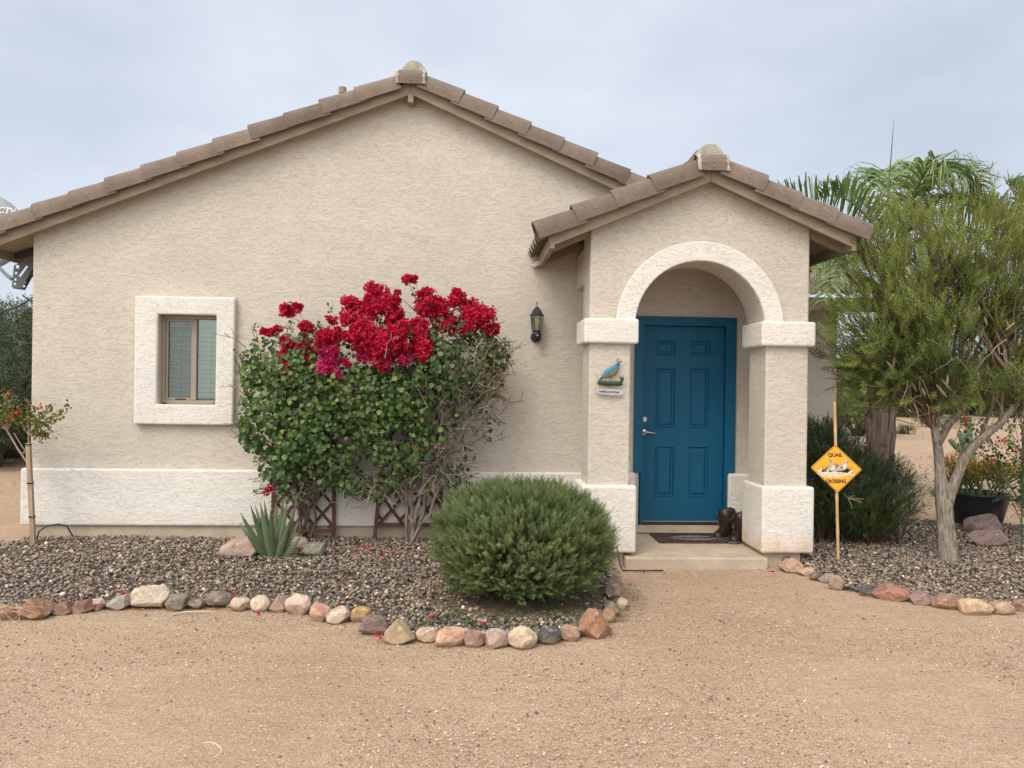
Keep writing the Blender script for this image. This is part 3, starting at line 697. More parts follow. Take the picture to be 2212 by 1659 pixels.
def quail_art():
    yb = -1.09; t = empty('quail_wall_art', (W(1318, 850, yb)[0], -1.06, W(1318, 852, yb)[2]), 'turquoise metal quail on a green bar with hanging welcome plate, on the left pillar', 'wall ornament')
    def Q(x, y, dy=0): return W((2200+x*250/2074)*.576, (1300+y*200/1659)*.576, yb+dy)
    s = W(1300, 800, yb); px = np.linalg.norm(W(1301, 800, yb)-s)*250/2074*.576     # metres per pixel of that enlargement
    sp = [(395, 1065, 12), (440, 1000, 28), (520, 935, 62), (600, 880, 105), (700, 820, 145), (790, 770, 160), (860, 710, 140), (910, 650, 105), (945, 590, 72), (968, 545, 58), (990, 510, 50), (1005, 478, 22)]
    P = [Q(a, b) for a, b, r_ in sp]
    m = MB(); R = [r_*px for a, b, r_ in sp]; m.tube(P, R, 14, flat=(1, .35, 1))
    V = np.array(m.v); c = np.zeros_like(V); cen = np.repeat(np.array(P), 14, 0)
    side = ((V-cen) @ np.array([.6, 0, -.8]))/np.repeat(np.array(R), 14)
    top = np.array((.018, .19, .26)); bot = np.array((.26, .17, .06)); dk = np.array((.012, .08, .10)); w = np.clip((side-.05)/.45, 0, 1)[:, None]
    idx = np.repeat(np.arange(len(P)), 14); c = top*(1-w)+bot*w
    c[idx < 2] = dk; c[(idx > 7)] = np.array((.02, .16, .23)); c[(idx > 8) & (side > .45)] = (.01, .015, .02)
    o = link('quail', V, m.f, M['paint'], t, smooth=True, cols=c)
    m = MB()
    for a in ([(945, 480), (950, 430), (970, 400), (1000, 392)], [(1005, 480), (1040, 462), (1080, 455), (1110, 470)]):
        m.tube([Q(*q) for q in a], [6*px, 17*px, 16*px, 5*px], 8, flat=(1, .5, 1), col=(.012, .02, .02))
    m.tube([Q(1035, 560), Q(1080, 575)], [14*px, 2*px], 6, col=(.15, .15, .13)); m.build('crest', M['paint'], t, smooth=True)
    m = MB()
    for a, b, cc in ((660, 940, 640), (840, 935, 860)):
        m.tube([Q(a, b), Q(a+5, 1010), Q(cc, 1060)], [18*px, 14*px, 12*px], 6, col=(.62, .40, .12))
        for f in (-30, 20, 75): m.tube([Q(cc, 1055), Q(cc+f, 1095)], [12*px, 6*px], 5, col=(.62, .40, .12))
    m.build('feet', M['paint'], t)
    m = MB(); m.tube([Q(345, 1110), Q(450, 1120), Q(600, 1145), Q(800, 1150), Q(1000, 1150), Q(1110, 1140)], [70*px, 72*px, 74*px, 74*px, 76*px, 62*px], 10, flat=(1, .35, 1), col=(.02, .055, .018)); m.build('grass_bar', M['paint'], t, smooth=True)
    m = MB()
    for a, b in (((1085, 1100), (1010, 890)), ((1095, 1100), (1048, 852)), ((1105, 1100), (1150, 850)), ((1120, 1100), (1168, 925)), ((1090, 1100), (1100, 940))):
        m.tube([Q(*a, -.012), Q((a[0]+b[0])/2, (a[1]+b[1])/2, -.014), Q(*b, -.012)], [10*px, 17*px, 1*px], 5, flat=(1, .5, 1), col=(.015, .06, .02))
    m.build('metal_grass', M['paint'], t)
    m = MB(); pts = [Q(380-i*5+22*math.sin(i*1.6), 1040-i*11) for i in range(19)]; m.tube(pts, 2.5*px, 4); m.build('wire_curl', M['black'], t)
    m = MB()
    for a in (408, 1045): m.tube([Q(a, 1195), Q(a+3, 1350)], 3*px, 5)
    m.build('hanger', M['black'], t)
    m = MB(); o = [(305, 1300), (400, 1290), (520, 1305), (640, 1312), (760, 1310), (880, 1335), (1000, 1345), (1110, 1350), (1135, 1400), (1130, 1460), (1090, 1500), (1040, 1510), (960, 1520), (880, 1500), (780, 1515), (690, 1505), (600, 1480), (520, 1495), (440, 1470), (370, 1460), (310, 1430), (292, 1360)]
    m.prism([Q(*q) for q in o], (0, -.006, 0)); m.build('welcome_plate', M['greyplastic'], t)
    a = Q(690, 1398); a[1] = yb-.008
    text_part('lettering', 'weLcome', .034, a, (1, 0, -.045), (0, 0, 1), M['signblack'], t, offset=.0001, shear=.15, squash=1.35)
    M_ = simple('grey_plate', (.42, .41, .43), .6, var=.1); bpy.data.objects[[o_.name for o_ in t.children if o_.name.startswith('welcome_plate')][0]].data.materials[0] = M_
quail_art()

def dish():
    y = .75; c = W(-60, 500, y); s = depth(c)/FPX
    t = empty('satellite_dish', (c[0], y, c[2]-.6), 'grey satellite dish with white lettering showing above the roof at far left', 'satellite dish')
    rx, rz = 115*s, 88*s; V = []; F = []; nr, na = 8, 40; tilt = .25
    for i in range(nr+1):
        for k in range(na):
            r_ = i/nr; a = 2*math.pi*k/na; x = r_*rx*math.cos(a); z = r_*rz*math.sin(a)
            V.append((c[0]+x, y-.09*(1-r_*r_), c[2]+z))
    for i in range(nr):
        for k in range(na):
            k2 = (k+1) % na; F.append([i*na+k, i*na+k2, (i+1)*na+k2, (i+1)*na+k])
    # the convex back faces the viewer
    o = link('reflector', V, F, M['greyplastic'], t, smooth=True); md = o.modifiers.new('t', 'SOLIDIFY'); md.thickness = .012
    q = W(36, 458, y-.06); text_part('lettering', 'DIRECTV.', 19*s, (q[0], y-.06, q[2]), (.985, 0, -.10), (.06, 0, .995), M['white_letter'], t, offset=.0015, shear=.25, align='RIGHT')
    m = MB(); m.tube([(c[0], y+.02, c[2]), (c[0]+.1, y+.05, c[2]-.6), (c[0]+.2, y-.1, c[2]-.95)], .025, 8); m.build('mast', M['greyplastic'], t)
    # mounting bracket hung under the eave
    yb = .35
    b = empty('eave_bracket', (W(40, 590, yb)[0], yb, W(40, 625, yb)[2]), 'dark grey perforated steel mounting bracket under the left eave', 'bracket')
    def Z(x, y_, dy=0.0): return W(x*.434*.576, (700+y_*.434)*.576, yb+dy)
    m = MB()
    pl = [(120, 680), (285, 610), (285, 700), (185, 880), (100, 870)]
    holes = []
    for hx, hy, r_ in ((150, 692, 17), (138, 746, 12), (132, 802, 11), (126, 840, 12)):
        holes.append([Z(hx+r_*math.cos(a), hy+r_*math.sin(a)) for a in np.linspace(0, 2*math.pi, 11)[:-1]])
    holes.append([Z(*q) for q in ((160, 770), (228, 680), (244, 688), (176, 782))])
    m.prism([Z(*q) for q in pl], (0, .004, 0), holes=holes); m.build('plate', simple('grey_bracket', (.11, .12, .13), .5), b)
    m = MB(); holes = [[Z(hx+11*math.cos(a), hy+11*math.sin(a), .08) for a in np.linspace(0, 2*math.pi, 11)[:-1]] for hx, hy in ((210, 825), (207, 860))]
    m.prism([Z(*q, .08) for q in ((110, 880), (215, 895), (290, 760), (290, 700), (200, 790))], (0, .004, 0), holes=holes); m.build('plate', M['darkbracket'], b)
    m = MB(); m.prism([Z(*q) for q in ((10, 560), (150, 508), (282, 545), (282, 600), (190, 632), (15, 600))], (0, .14, 0)); m.build('mount_head', M['darkbracket'], b, bevel=.006)
    m = MB(); m.tube([Z(-60, 640), Z(40, 750), Z(100, 800)], [.018, .018, .02], 8); m.build('arm', M['greyplastic'], b)
dish()

def doormat():
    z = .102; q = [G(1393, 1151, z), G(1550, 1151, z), G(1579, 1175.5, z), G(1434, 1173.5, z)]
    x0, x1 = 1.86, 2.66; y0 = q[3][1]; y1 = -.10
    t = empty('doormat', ((x0+x1)/2, (y0+y1)/2, z), 'flat doormat with a diamond grid and welcome lettering in front of the blue door', 'doormat')
    m = MB(); m.box(x0, x1, y0, y1, z-.002, z+.008); m.build('mat', simple('mat_base', (.17, .085, .085), .9, var=.35, vscale=9), t, bevel=.002)
    m = MB(); e = .012
    m.box(x0, x1, y0-.002, y0+e, z+.0082, z+.012); m.box(x0, x1, y1-e, y1, z+.0082, z+.012); m.box(x0, x0+e, y0+e, y1-e, z+.0082, z+.012); m.box(x1-e, x1, y0+e, y1-e, z+.0082, z+.012)
    dd = y1-y0; n = 9
    for i in range(-6, n+6):
        for sg in (-1, 1):
            a = x0+(x1-x0)*i/n; p0 = np.array([a, y0]); p1 = np.array([a+sg*dd*1.15, y1]); ts = [k/30 for k in range(31)]
            pts = [p0+(p1-p0)*k for k in ts]; pts = [p for p in pts if x0+e < p[0] < x1-e and not (((p[0]-(x0+x1)/2)/.25)**2+((p[1]-(y0+y1)/2)/(.30*dd))**2 < 1)]
            run = []
            for p in pts:
                if run and np.linalg.norm(p-run[-1]) > dd*1.6/30*1.2:
                    if len(run) > 1: m.bar((*run[0], z+.0102), (*run[-1], z+.0102), .008, .0035+.0003*sg, (0, 0, 1))
                    run = []
                run.append(p)
            if len(run) > 1: m.bar((*run[0], z+.0102), (*run[-1], z+.0102), .008, .0035+.0003*sg, (0, 0, 1))
    pts = [((x0+x1)/2+.25*math.cos(a), (y0+y1)/2+.30*dd*math.sin(a), z+.0105) for a in np.linspace(0, 2*math.pi, 33)]
    for a, b in zip(pts[:-1], pts[1:]): m.bar(a, b, .009, .0042, (0, 0, 1))
    m.build('grid', M['rubber'], t)
    m = MB(); m.prism([((x0+x1)/2+.24*math.cos(a), (y0+y1)/2+.29*dd*math.sin(a), z+.0083) for a in np.linspace(0, 2*math.pi, 33)[:-1]], (0, 0, .001)); m.build('oval', simple('mat_oval', (.20, .17, .17), .9, var=.2), t)
    text_part('lettering', 'WELCOME', .105, ((x0+x1)/2, (y0+y1)/2, z+.0105), (1, 0, 0), (0, 1, 0), M['rubber'], t, offset=.002, squash=.82)
doormat()

def boots():
    lm = simple('boot_leather', (.022, .011, .008), .45, var=.5, vscale=20, bmp=.3); sm = simple('boot_sole', (.13, .115, .10), .7, var=.2)
    st = simple('boot_stitching', (.34, .27, .14), .7, var=.2)
    for i, (bx, by, ang, lab) in enumerate(((2.635, -.20, rad(222), 'dark brown cowboy boot at the back, nearer the door frame'), (2.725, -.40, rad(224), 'dark brown stitched cowboy boot standing nearer the viewer beside the right pillar'))):
        z0 = .101; t = empty('cowboy_boot', (bx, by, z0), lab, 'boot', 'pair of cowboy boots by the door')
        fx, fy = math.cos(ang), math.sin(ang); sx, sy = -fy, fx
        def Lc(a, b, c): return (bx+(fx*a+sx*b)*.98, by+(fy*a+sy*b)*.98, z0+c*1.06)
        rings = []
        for (a, h, la, lb) in ((0.0, .028, .072, .058), (.0, .06, .076, .064), (.0, .10, .078, .070), (.0, .15, .088, .084), (.0, .21, .092, .090), (.0, .26, .094, .092)):
            rings.append([Lc(a+la*math.cos(q), lb*math.sin(q), h+(.016*math.cos(2*q) if h > .25 else 0)) for q in np.linspace(0, 2*math.pi, 21)[:-1]])
        m = MB(); k = 20; V = [p for r_ in rings for p in r_]; F = [[a*k+b, a*k+(b+1) % k, (a+1)*k+(b+1) % k, (a+1)*k+b] for a in range(len(rings)-1) for b in range(k)]
        m.add(V, F+[list(range(k))]); o = m.build('shaft', lm, t, smooth=True); md = o.modifiers.new('t', 'SOLIDIFY'); md.thickness = .004
        m = MB(); V = []
        for (a, w, h) in ((-.065, .038, .06), (0, .052, .10), (.06, .056, .105), (.11, .060, .078), (.16, .058, .060), (.195, .048, .050), (.215, .024, .036)):
            V += [Lc(a, w*math.cos(q), .018+max(0, h*math.sin(q))) for q in np.linspace(0, math.pi, 9)]
        F = [[a*9+b, a*9+b+1, (a+1)*9+b+1, (a+1)*9+b] for a in range(6) for b in range(8)]+[list(range(9)), [54+b for b in range(9)]]
        m.add(V, F); m.build('foot', lm, t, smooth=True)
        m = MB(); pts = [(-.07, .03), (-.05, .044), (.02, .050), (.06, .048), (.11, .064), (.16, .064), (.205, .048), (.232, .016)]
        out = [Lc(a, b, .006) for a, b in pts]+[Lc(a, -b, .006) for a, b in reversed(pts)]; m.prism(out, (0, 0, .013)); m.build('sole', sm, t, bevel=.003)
        m = MB(); m.prism([Lc(a, b, 0) for a, b in ((-.07, .04), (.02, .046), (.02, -.046), (-.07, -.04))], (0, 0, .0058)); m.build('heel', sm, t)
        m = MB()
        for s0 in (-1, 1):
            for c in range(3):
                pts = []
                for u_ in np.linspace(0, 1, 14):
                    h = .10+.14*u_; la = .082+(.094-.082)*(h-.10)/.16; lb = .075+(.092-.075)*(h-.10)/.16; q = s0*(1.2+.35*c)*1.0+.30*math.sin(u_*9+c*2)
                    pts.append(Lc(la*1.04*math.cos(q), lb*1.04*math.sin(q), h))
                m.tube(pts, .0016, 4)
        m.build('stitching', st, t)
boots()

# ------------------------------------------------------------------ stones
def ico(sub):
    bm = bmesh.new(); bmesh.ops.create_icosphere(bm, subdivisions=sub, radius=1.0); bm.verts.ensure_lookup_table()
    V = np.array([v.co[:] for v in bm.verts]); F = np.array([[v.index for v in f.verts] for f in bm.faces]); bm.free(); return V, F
ICO4 = ico(5); ICO1 = ico(1)
def rock_verts(sz, seed, shape='mix'):
    V, F = ICO4; V = V.copy(); rg = np.random.default_rng(seed)
    pl = []
    for i in range(15):
        n = rg.normal(size=3); n /= np.linalg.norm(n); pl.append((n, rg.uniform(.66, .90)))
    if shape == 'block': pl += [(np.array(n, float)/np.linalg.norm(n), d) for n, d in (((1, 0, .1), .72), ((-1, 0, .15), .72), ((.1, 0, 1), .66), ((0, -1, .2), .70), ((0, -1, -.5), .75))]
    if shape == 'tri': pl += [(np.array(n, float)/np.linalg.norm(n), d) for n, d in (((.85, -.1, .6), .48), ((-.85, -.1, .55), .50), ((0, -1, .25), .6))]
    if shape == 'round': pl = pl[:4]
    if shape == 'wedge': pl += [(np.array(n, float)/np.linalg.norm(n), d) for n, d in (((-.55, -.2, .8), .42), ((.8, 0, .3), .72), ((0, -1, .1), .62))]
    for n, d in pl:
        h = V @ n; k = h > d; V[k] -= np.outer((h[k]-d)*.93, n)
    ph = rg.uniform(0, 6, 12)
    for i, (fr, am) in enumerate(((2.3, .045), (4.7, .026), (9.1, .014), (17, .007))):
        s = np.sin(V[:, 0]*fr+ph[i*3])*np.sin(V[:, 1]*fr*1.1+ph[i*3+1])*np.sin(V[:, 2]*fr*.9+ph[i*3+2]); V += V*s[:, None]*am*1.6
    V /= (V.max(0)-V.min(0))[None]/2; V -= (V.max(0)+V.min(0))/2
    return V*np.array(sz), F
def rock(name, c, sz, seed, shape, col, label, cat='stone', group=None, rot=0, sink=.1):
    V, F = rock_verts(sz, seed, shape); cs, sn = math.cos(rot), math.sin(rot)
    V = np.stack([V[:, 0]*cs-V[:, 1]*sn, V[:, 0]*sn+V[:, 1]*cs, V[:, 2]], 1)
    V = V+np.array([c[0], c[1], c[2]+sz[2]*(1-sink*2)])
    o = link(name, V, F, M['stone'], smooth=True, cols=np.tile(np.array(col), (len(V), 1)))
    return tag(o, label, cat, group)
def zA(x, y): return (.3402*x, 1094.4+.3402*y, .3402)
def zB(x, y): return (691.2+.3402*x, 1094.4+.3402*y, .3402)
def zC(x, y): return (1382.4+.375*x, 1094.4+.375*y, .375)
RB = (.30, .155, .105); MV = (.30, .20, .175); GW = (.42, .39, .345); WP = (.66, .56, .46); GT = (.24, .215, .185); CR = (.66, .545, .41); PK = (.47, .31, .235); TN = (.52, .34, .20); DK = (.115, .11, .115)
STONES = [
 (zA, 45, 725, 120, 108, 'round', RB, 'reddish brown border stone cut off by the left edge, behind dry grass'),
 (zA, 195, 722, 190, 142, 'tri', (.34, .19, .125), 'large hump-shaped reddish brown border stone near the left edge'),
 (zA, 360, 690, 142, 88, 'wedge', (.28, .17, .14), 'low mauve-brown border stone just right of the large hump-shaped one'),
 (zA, 508, 676, 148, 86, 'wedge', (.25, .13, .095), 'dark reddish brown wedge of a border stone left of a small pale one'),
 (zA, 606, 662, 86, 76, 'mix', (.56, .46, .40), 'small pale pinkish border stone between a dark red-brown and a pale grey one'),
 (zA, 738, 656, 148, 100, 'wedge', GW, 'pale grey sloping border stone left of the biggest white block'),
 (zA, 932, 652, 240, 142, 'block', (.72, .63, .52), 'biggest squared white border block with rusty patches'),
 (zA, 1105, 662, 150, 112, 'mix', (.27, .245, .20), 'grey border stone with tan patches right of the biggest white block'),
 (zA, 1236, 652, 108, 64, 'block', (.27, .20, .17), 'small low brown border stone between two grey ones'),
 (zA, 1368, 645, 168, 102, 'round', (.25, .21, .18), 'smooth dark grey-brown border stone left of two cream ones'),
 (zA, 1513, 664, 132, 88, 'round', (.70, .59, .45), 'low cream border stone, left one of a cream pair'),
 (zA, 1640, 672, 126, 120, 'round', (.68, .59, .47), 'rounded cream border stone, taller right one of a cream pair'),
 (zA, 1764, 672, 118, 114, 'tri', (.47, .35, .28), 'pinkish grey upright border stone right of the cream pair'),
 (zA, 1884, 690, 168, 138, 'mix', (.60, .46, .37), 'large mottled pinkish white border stone below the agave'),
 (zA, 2016, 735, 130, 132, 'mix', (.60, .37, .27), 'salmon pink border stone leaning inward after the large mottled one'),
 (zA, 2138, 746, 155, 102, 'wedge', (.62, .50, .41), 'jagged white and pink border stone left of the small orange one'),
 (zB, 255, 738, 125, 102, 'block', (.60, .40, .20), 'small orange tan border stone set back from its neighbours'),
 (zB, 338, 820, 180, 116, 'block', (.245, .185, .175), 'flat mauve-grey slab of a border stone with red bracts at its foot'),
 (zB, 500, 876, 195, 178, 'tri', (.52, .41, .27), 'tall peaked sandy border stone, pitted, right of the mauve-grey slab'),
 (zB, 678, 865, 145, 102, 'wedge', (.58, .47, .36), 'pale sloping border stone between the peaked sandy and a flat peach one'),
 (zB, 825, 895, 192, 108, 'block', (.66, .43, .30), 'flat-topped peach border stone'),
 (zB, 982, 895, 142, 122, 'mix', (.36, .235, .20), 'dusky mauve pink border stone right of the flat-topped peach one'),
 (zB, 1124, 906, 156, 128, 'mix', (.45, .33, .28), 'pinkish grey border stone left of the round cream one'),
 (zB, 1290, 910, 182, 142, 'round', (.70, .58, .42), 'round cream border stone in front of the clipped rosemary ball'),
 (zB, 1460, 880, 150, 118, 'round', DK, 'dark charcoal border stone with white specks'),
 (zB, 1592, 860, 116, 110, 'block', (.48, .33, .245), 'small squared pinkish tan border stone beside the dark speckled one'),
 (zB, 1755, 840, 222, 202, 'tri', (.44, .25, .155), 'largest orange brown border stone, diamond-shaped, at the bed corner'),
 (zB, 1838, 740, 90, 100, 'round', (.42, .27, .18), 'small tan border stone tucked behind the diamond-shaped orange one'),
 (zB, 1862, 702, 104, 112, 'tri', (.33, .25, .20), 'grey-brown border stone beside the path, second behind the corner'),
 (zB, 1925, 658, 74, 90, 'round', (.64, .53, .40), 'small rounded cream stone beside the path right of the rosemary ball'),
 (zB, 1868, 595, 110, 120, 'mix', (.38, .28, .22), 'tan-grey border stone half hidden by the right side of the rosemary ball'),
 (zB, 1873, 520, 90, 80, 'wedge', (.35, .27, .225), 'flat grey-tan stone beside the path, further back by the rosemary ball'),
 (zB, 1872, 462, 88, 60, 'round', (.33, .25, .225), 'small mauve-grey stone at the rear end of the border by the left pillar'),
 (zC, 885, 385, 132, 82, 'wedge', (.50, .33, .24), 'flat pinkish stone leaning by the right pillar footing under a black tube'),
 (zC, 975, 402, 112, 50, 'wedge', (.56, .39, .29), 'low pale pink stone next to the one at the pillar footing'),
 (zC, 1025, 432, 86, 62, 'mix', (.20, .12, .105), 'small dark reddish stone in the right-hand border'),
 (zC, 1090, 446, 90, 62, 'mix', (.34, .28, .28), 'small purple-grey stone with white streaks in the right-hand border'),
 (zC, 1148, 488, 97, 96, 'mix', (.43, .33, .265), 'upright tan-grey stone standing out from the right-hand border'),
 (zC, 1328, 521, 106, 66, 'block', (.105, .115, .12), 'dark slate grey stone in the right-hand border'),
 (zC, 1486, 553, 202, 86, 'round', (.42, .205, .155), 'long low brick red stone in the right-hand border'),
 (zC, 1650, 575, 137, 86, 'tri', (.35, .235, .22), 'mauve pink triangular stone right of the long brick red one'),
 (zC, 1790, 598, 157, 92, 'block', (.34, .215, .155), 'rough brown stone with tan patches left of the cream block'),
 (zC, 1954, 630, 167, 96, 'block', (.62, .455, .30), 'flat cream and peach block in the right-hand border'),
 (zC, 2117, 628, 134, 80, 'round', (.50, .36, .255), 'smooth oval tan stone near the right edge'),
 (zC, 2212, 612, 90, 78, 'round', (.36, .215, .17), 'reddish mauve stone cut off by the right edge'),
]
BPTS = []
def stones():
    for i, (z, cx, by, w, h, shp, col, lab) in enumerate(STONES):
        X, Y, k = z(cx, by); p = G(X, Y, 0.0); s = depth(p)/FPX; ww = w*k*s*1.04; hh = h*k*s
        dy = ww*.42; side = (z is zB and 1835 < cx < 1900 or z is zB and cx == 1925)
        if h/w > .9: hh *= .92
        if side: dy = ww*.5
        q = (p[0], p[1]+dy*.75, 0); s2 = depth(q)/FPX; ratio = s2/s
        rock('border_stone', (q[0]*1.0, q[1], 0), (ww/2*ratio, dy, hh/2*1.02), 100+i, shp, col, lab, 'stone', 'stones edging the gravel beds', rot=random.Random(i).uniform(-.12, .12), sink=.11)
        BPTS.append((q[0], q[1]))
stones()
def boulder(z, cx, by, w, h, shp, col, lab, seed, base=.04):
    X, Y, k = z(cx, by); p = G(X, Y, base); s = depth(p)/FPX; ww = w*k*s; hh = h*k*s
    rock('boulder', (p[0], p[1]+ww*.25, base-.02), (ww/2, ww*.38, hh/2), seed, shp, col, lab, 'boulder', 'boulders in the gravel', sink=.08)
boulder(zA, 1510, 322, 255, 155, 'wedge', (.47, .35, .285), 'big flat pinkish tan boulder left of the agave', 301)
boulder(zA, 1885, 272, 130, 100, 'round', (.45, .37, .32), 'rounded pale boulder behind the right side of the agave', 302)
boulder(zA, 1987, 320, 148, 108, 'block', (.31, .29, .245), 'squared grey boulder with tan crust right of the agave', 303)
boulder(zC, 1995, 160, 192, 135, 'wedge', (.29, .225, .205), 'upper grey-brown boulder leaning on the big black pot', 304)
boulder(zC, 2022, 236, 200, 125, 'wedge', (.35, .255, .23), 'lower mauve-grey boulder in front of the big black pot', 305)

# ------------------------------------------------------------------ gravel beds
BL = [tuple(b) for b in BPTS[:33]]; BR = [tuple(b) for b in BPTS[33:]]
PL = [(-5.6, -.4), (-5.9, -1.4), (-5.7, -2.6), (-5.0, -2.9), (-4.2, -2.7)]+BL+[(1.32, -1.16), (1.10, -1.0), (1.10, -.03), (-4.4, -.03), (-4.4, -.28)]
PR = [(3.02, -1.0)]+BR+[(5.6, -2.7), (6.9, -2.4), (7.15, -.6), (6.6, .9), (5.6, 1.1), (4.75, 1.5), (3.9, 1.4), (3.14, .6)]
def inpoly(P, poly):
    x, y = P[:, 0], P[:, 1]; ins = np.zeros(len(P), bool); n = len(poly)
    for i in range(n):
        x1, y1 = poly[i]; x2, y2 = poly[(i+1) % n]; c = ((y1 > y) != (y2 > y)) & (x < (x2-x1)*(y-y1)/(y2-y1+1e-12)+x1); ins ^= c
    return ins
def bedz(P):
    return .012+.028*np.clip((P[:, 1]+2.6)/1.5, 0, 1)+.010*np.sin(P[:, 0]*3.1)*np.sin(P[:, 1]*4+1)
def beds():
    for nm, poly in (('gravel_bed', PL), ('gravel_bed', PR)):
        m = MB(); m.prism([(a, b, -.05) for a, b in poly], (0, 0, .056)); o = m.build(nm, M['bed']); tag(o, kind='structure')
    V0, F0 = ICO1
    # the clipped rosemary stands in bare soil
    pal = np.array([(.13, .105, .085), (.19, .15, .12), (.25, .20, .155), (.34, .26, .19), (.42, .34, .26), (.52, .43, .34), (.28, .18, .135), (.16, .15, .14), (.36, .29, .235), (.72, .63, .52)])
    pr = np.array([.15, .20, .20, .14, .06, .025, .09, .07, .06, .01])
    for nm, poly, n, lab, bx in (('gravel', PL, 33000, 'multicoloured crushed gravel in the bed under the house wall', (-6.0, 1.4, -3.5, 0)), ('gravel', PR, 31000, 'multicoloured crushed gravel in the bed right of the path', (3.0, 7.2, -2.9, 1.6))):
        P = np.stack([rng.uniform(bx[0], bx[1], n), rng.uniform(bx[2], bx[3], n)], 1); P = P[inpoly(P, poly)]
        k = ~((((P[:, 0]-.42)/.70)**2+((P[:, 1]+2.12)/.56)**2 < 1) & (rng.uniform(size=len(P)) < .62)); P = P[k]; N = len(P)
        z = bedz(P)+rng.uniform(-.006, .018, N); T_ = np.column_stack([P, z])
        R = frames(np.column_stack([rng.normal(0, .35, N), rng.normal(0, .35, N), np.ones(N)]), rng, 1.0)
        sz = rng.uniform(.010, .0225, N)*np.where(rng.uniform(size=N) < .08, 1.35, 1); S = np.stack([sz*rng.uniform(.8, 1.35, N), sz*rng.uniform(.7, 1.0, N), sz*rng.uniform(.42, .75, N)], 1)
        R = R*S[:, None, :]
        c = pal[rng.choice(len(pal), N, p=pr/pr.sum())]*rng.uniform(.85, 1.3, (N, 1))
        # litter under the bougainvilleas tints stones nearby ochre
        nv = 5; ids = rng.integers(0, nv, N); vs_ = []; fs_ = []; cs_ = []; off = 0
        for t in range(nv):
            tv = ICO1[0].copy(); rg = np.random.default_rng(50+t)
            for i in range(7):
                nn = rg.normal(size=3); nn /= np.linalg.norm(nn); h = tv @ nn; d = rg.uniform(.45, .75); q = h > d; tv[q] -= np.outer(h[q]-d, nn)
            k = ids == t; V = np.einsum('nij,kj->nki', R[k], tv)+T_[k][:, None, :]; nn_ = k.sum()
            vs_.append(V.reshape(-1, 3)); fs_.append((ICO1[1][None]+(np.arange(nn_)*len(tv))[:, None, None]).reshape(-1, 3)+off); off += nn_*len(tv); cs_.append(np.repeat(c[k], len(tv), 0))
        o = link(nm, np.concatenate(vs_), np.concatenate(fs_), M['pebble'], cols=np.concatenate(cs_)); tag(o, lab, 'gravel', None, 'stuff')
beds()
def grit():
    n = 230000; u = rng.uniform(size=n); y = -7.0+6.3*u**1.15; x = rng.uniform(-1, 1, n)*(0.72*(y+8.0)+.4)+.05*(y+8)
    P = np.column_stack([x, y]); k = ~(inpoly(P, PL) | inpoly(P, PR)); P = P[k]; cl = np.sin(P[:, 0]*2.3+1.3*np.sin(P[:, 1]*1.9))*np.sin(P[:, 1]*2.9+np.sin(P[:, 0]*1.4))
    k = rng.uniform(size=len(P)) < .60+.40*cl; P = P[k]; N = len(P)
    tv = np.array([(1, 0, 0), (-1, 0, 0), (0, 1, 0), (0, -1, 0), (0, 0, 1), (0, 0, -.6)]); tf = np.array([(0, 2, 4), (2, 1, 4), (1, 3, 4), (3, 0, 4)])
    R = frames(np.column_stack([rng.normal(0, .4, N), rng.normal(0, .4, N), np.ones(N)]), rng, 1.0)
    sz = np.clip(rng.lognormal(-5.85, .42, N), .0012, .010); R = R*np.stack([sz*1.25, sz*.9, sz*.8], 1)[:, None, :]
    pal = np.array([(.54, .41, .29), (.61, .48, .36), (.44, .30, .19), (.28, .185, .12), (.13, .10, .085), (.68, .58, .46), (.54, .37, .27)])
    c = pal[rng.choice(7, N, p=[.25, .20, .21, .15, .08, .05, .06])]*rng.uniform(.85, 1.1, (N, 1))
    o = scatter('grit', tv, tf, R, np.column_stack([P, np.full(N, .002)+sz*.2]), M['pebble'], cols=c); tag(o, 'loose tan granite grit covering the drive', 'gravel', None, 'stuff')
    # a few bigger chips
    N = 130; y = rng.uniform(-5.5, -1.4, N); x = rng.uniform(-1, 1, N)*.68*(y+8); P = np.column_stack([x, y]); k = ~(inpoly(P, PL) | inpoly(P, PR)); P = P[k]; N = len(P)
    R = frames(np.column_stack([rng.normal(0, .3, N), rng.normal(0, .3, N), np.ones(N)]), rng, 1.0); sz = rng.uniform(.004, .009, N); R = R*np.stack([sz*1.4, sz*.9, sz*.6], 1)[:, None, :]
    pal = np.array([(.15, .13, .13), (.62, .55, .46), (.40, .24, .17), (.10, .085, .08), (.45, .35, .28)])
    o = scatter('stone_chips', ICO1[0], ICO1[1], R, np.column_stack([P, np.full(N, .004)]), M['pebble'], cols=pal[rng.integers(0, 5, N)]); tag(o, 'scattered small dark and pale stone chips on the drive', 'stone chips', None, 'stuff')
grit()

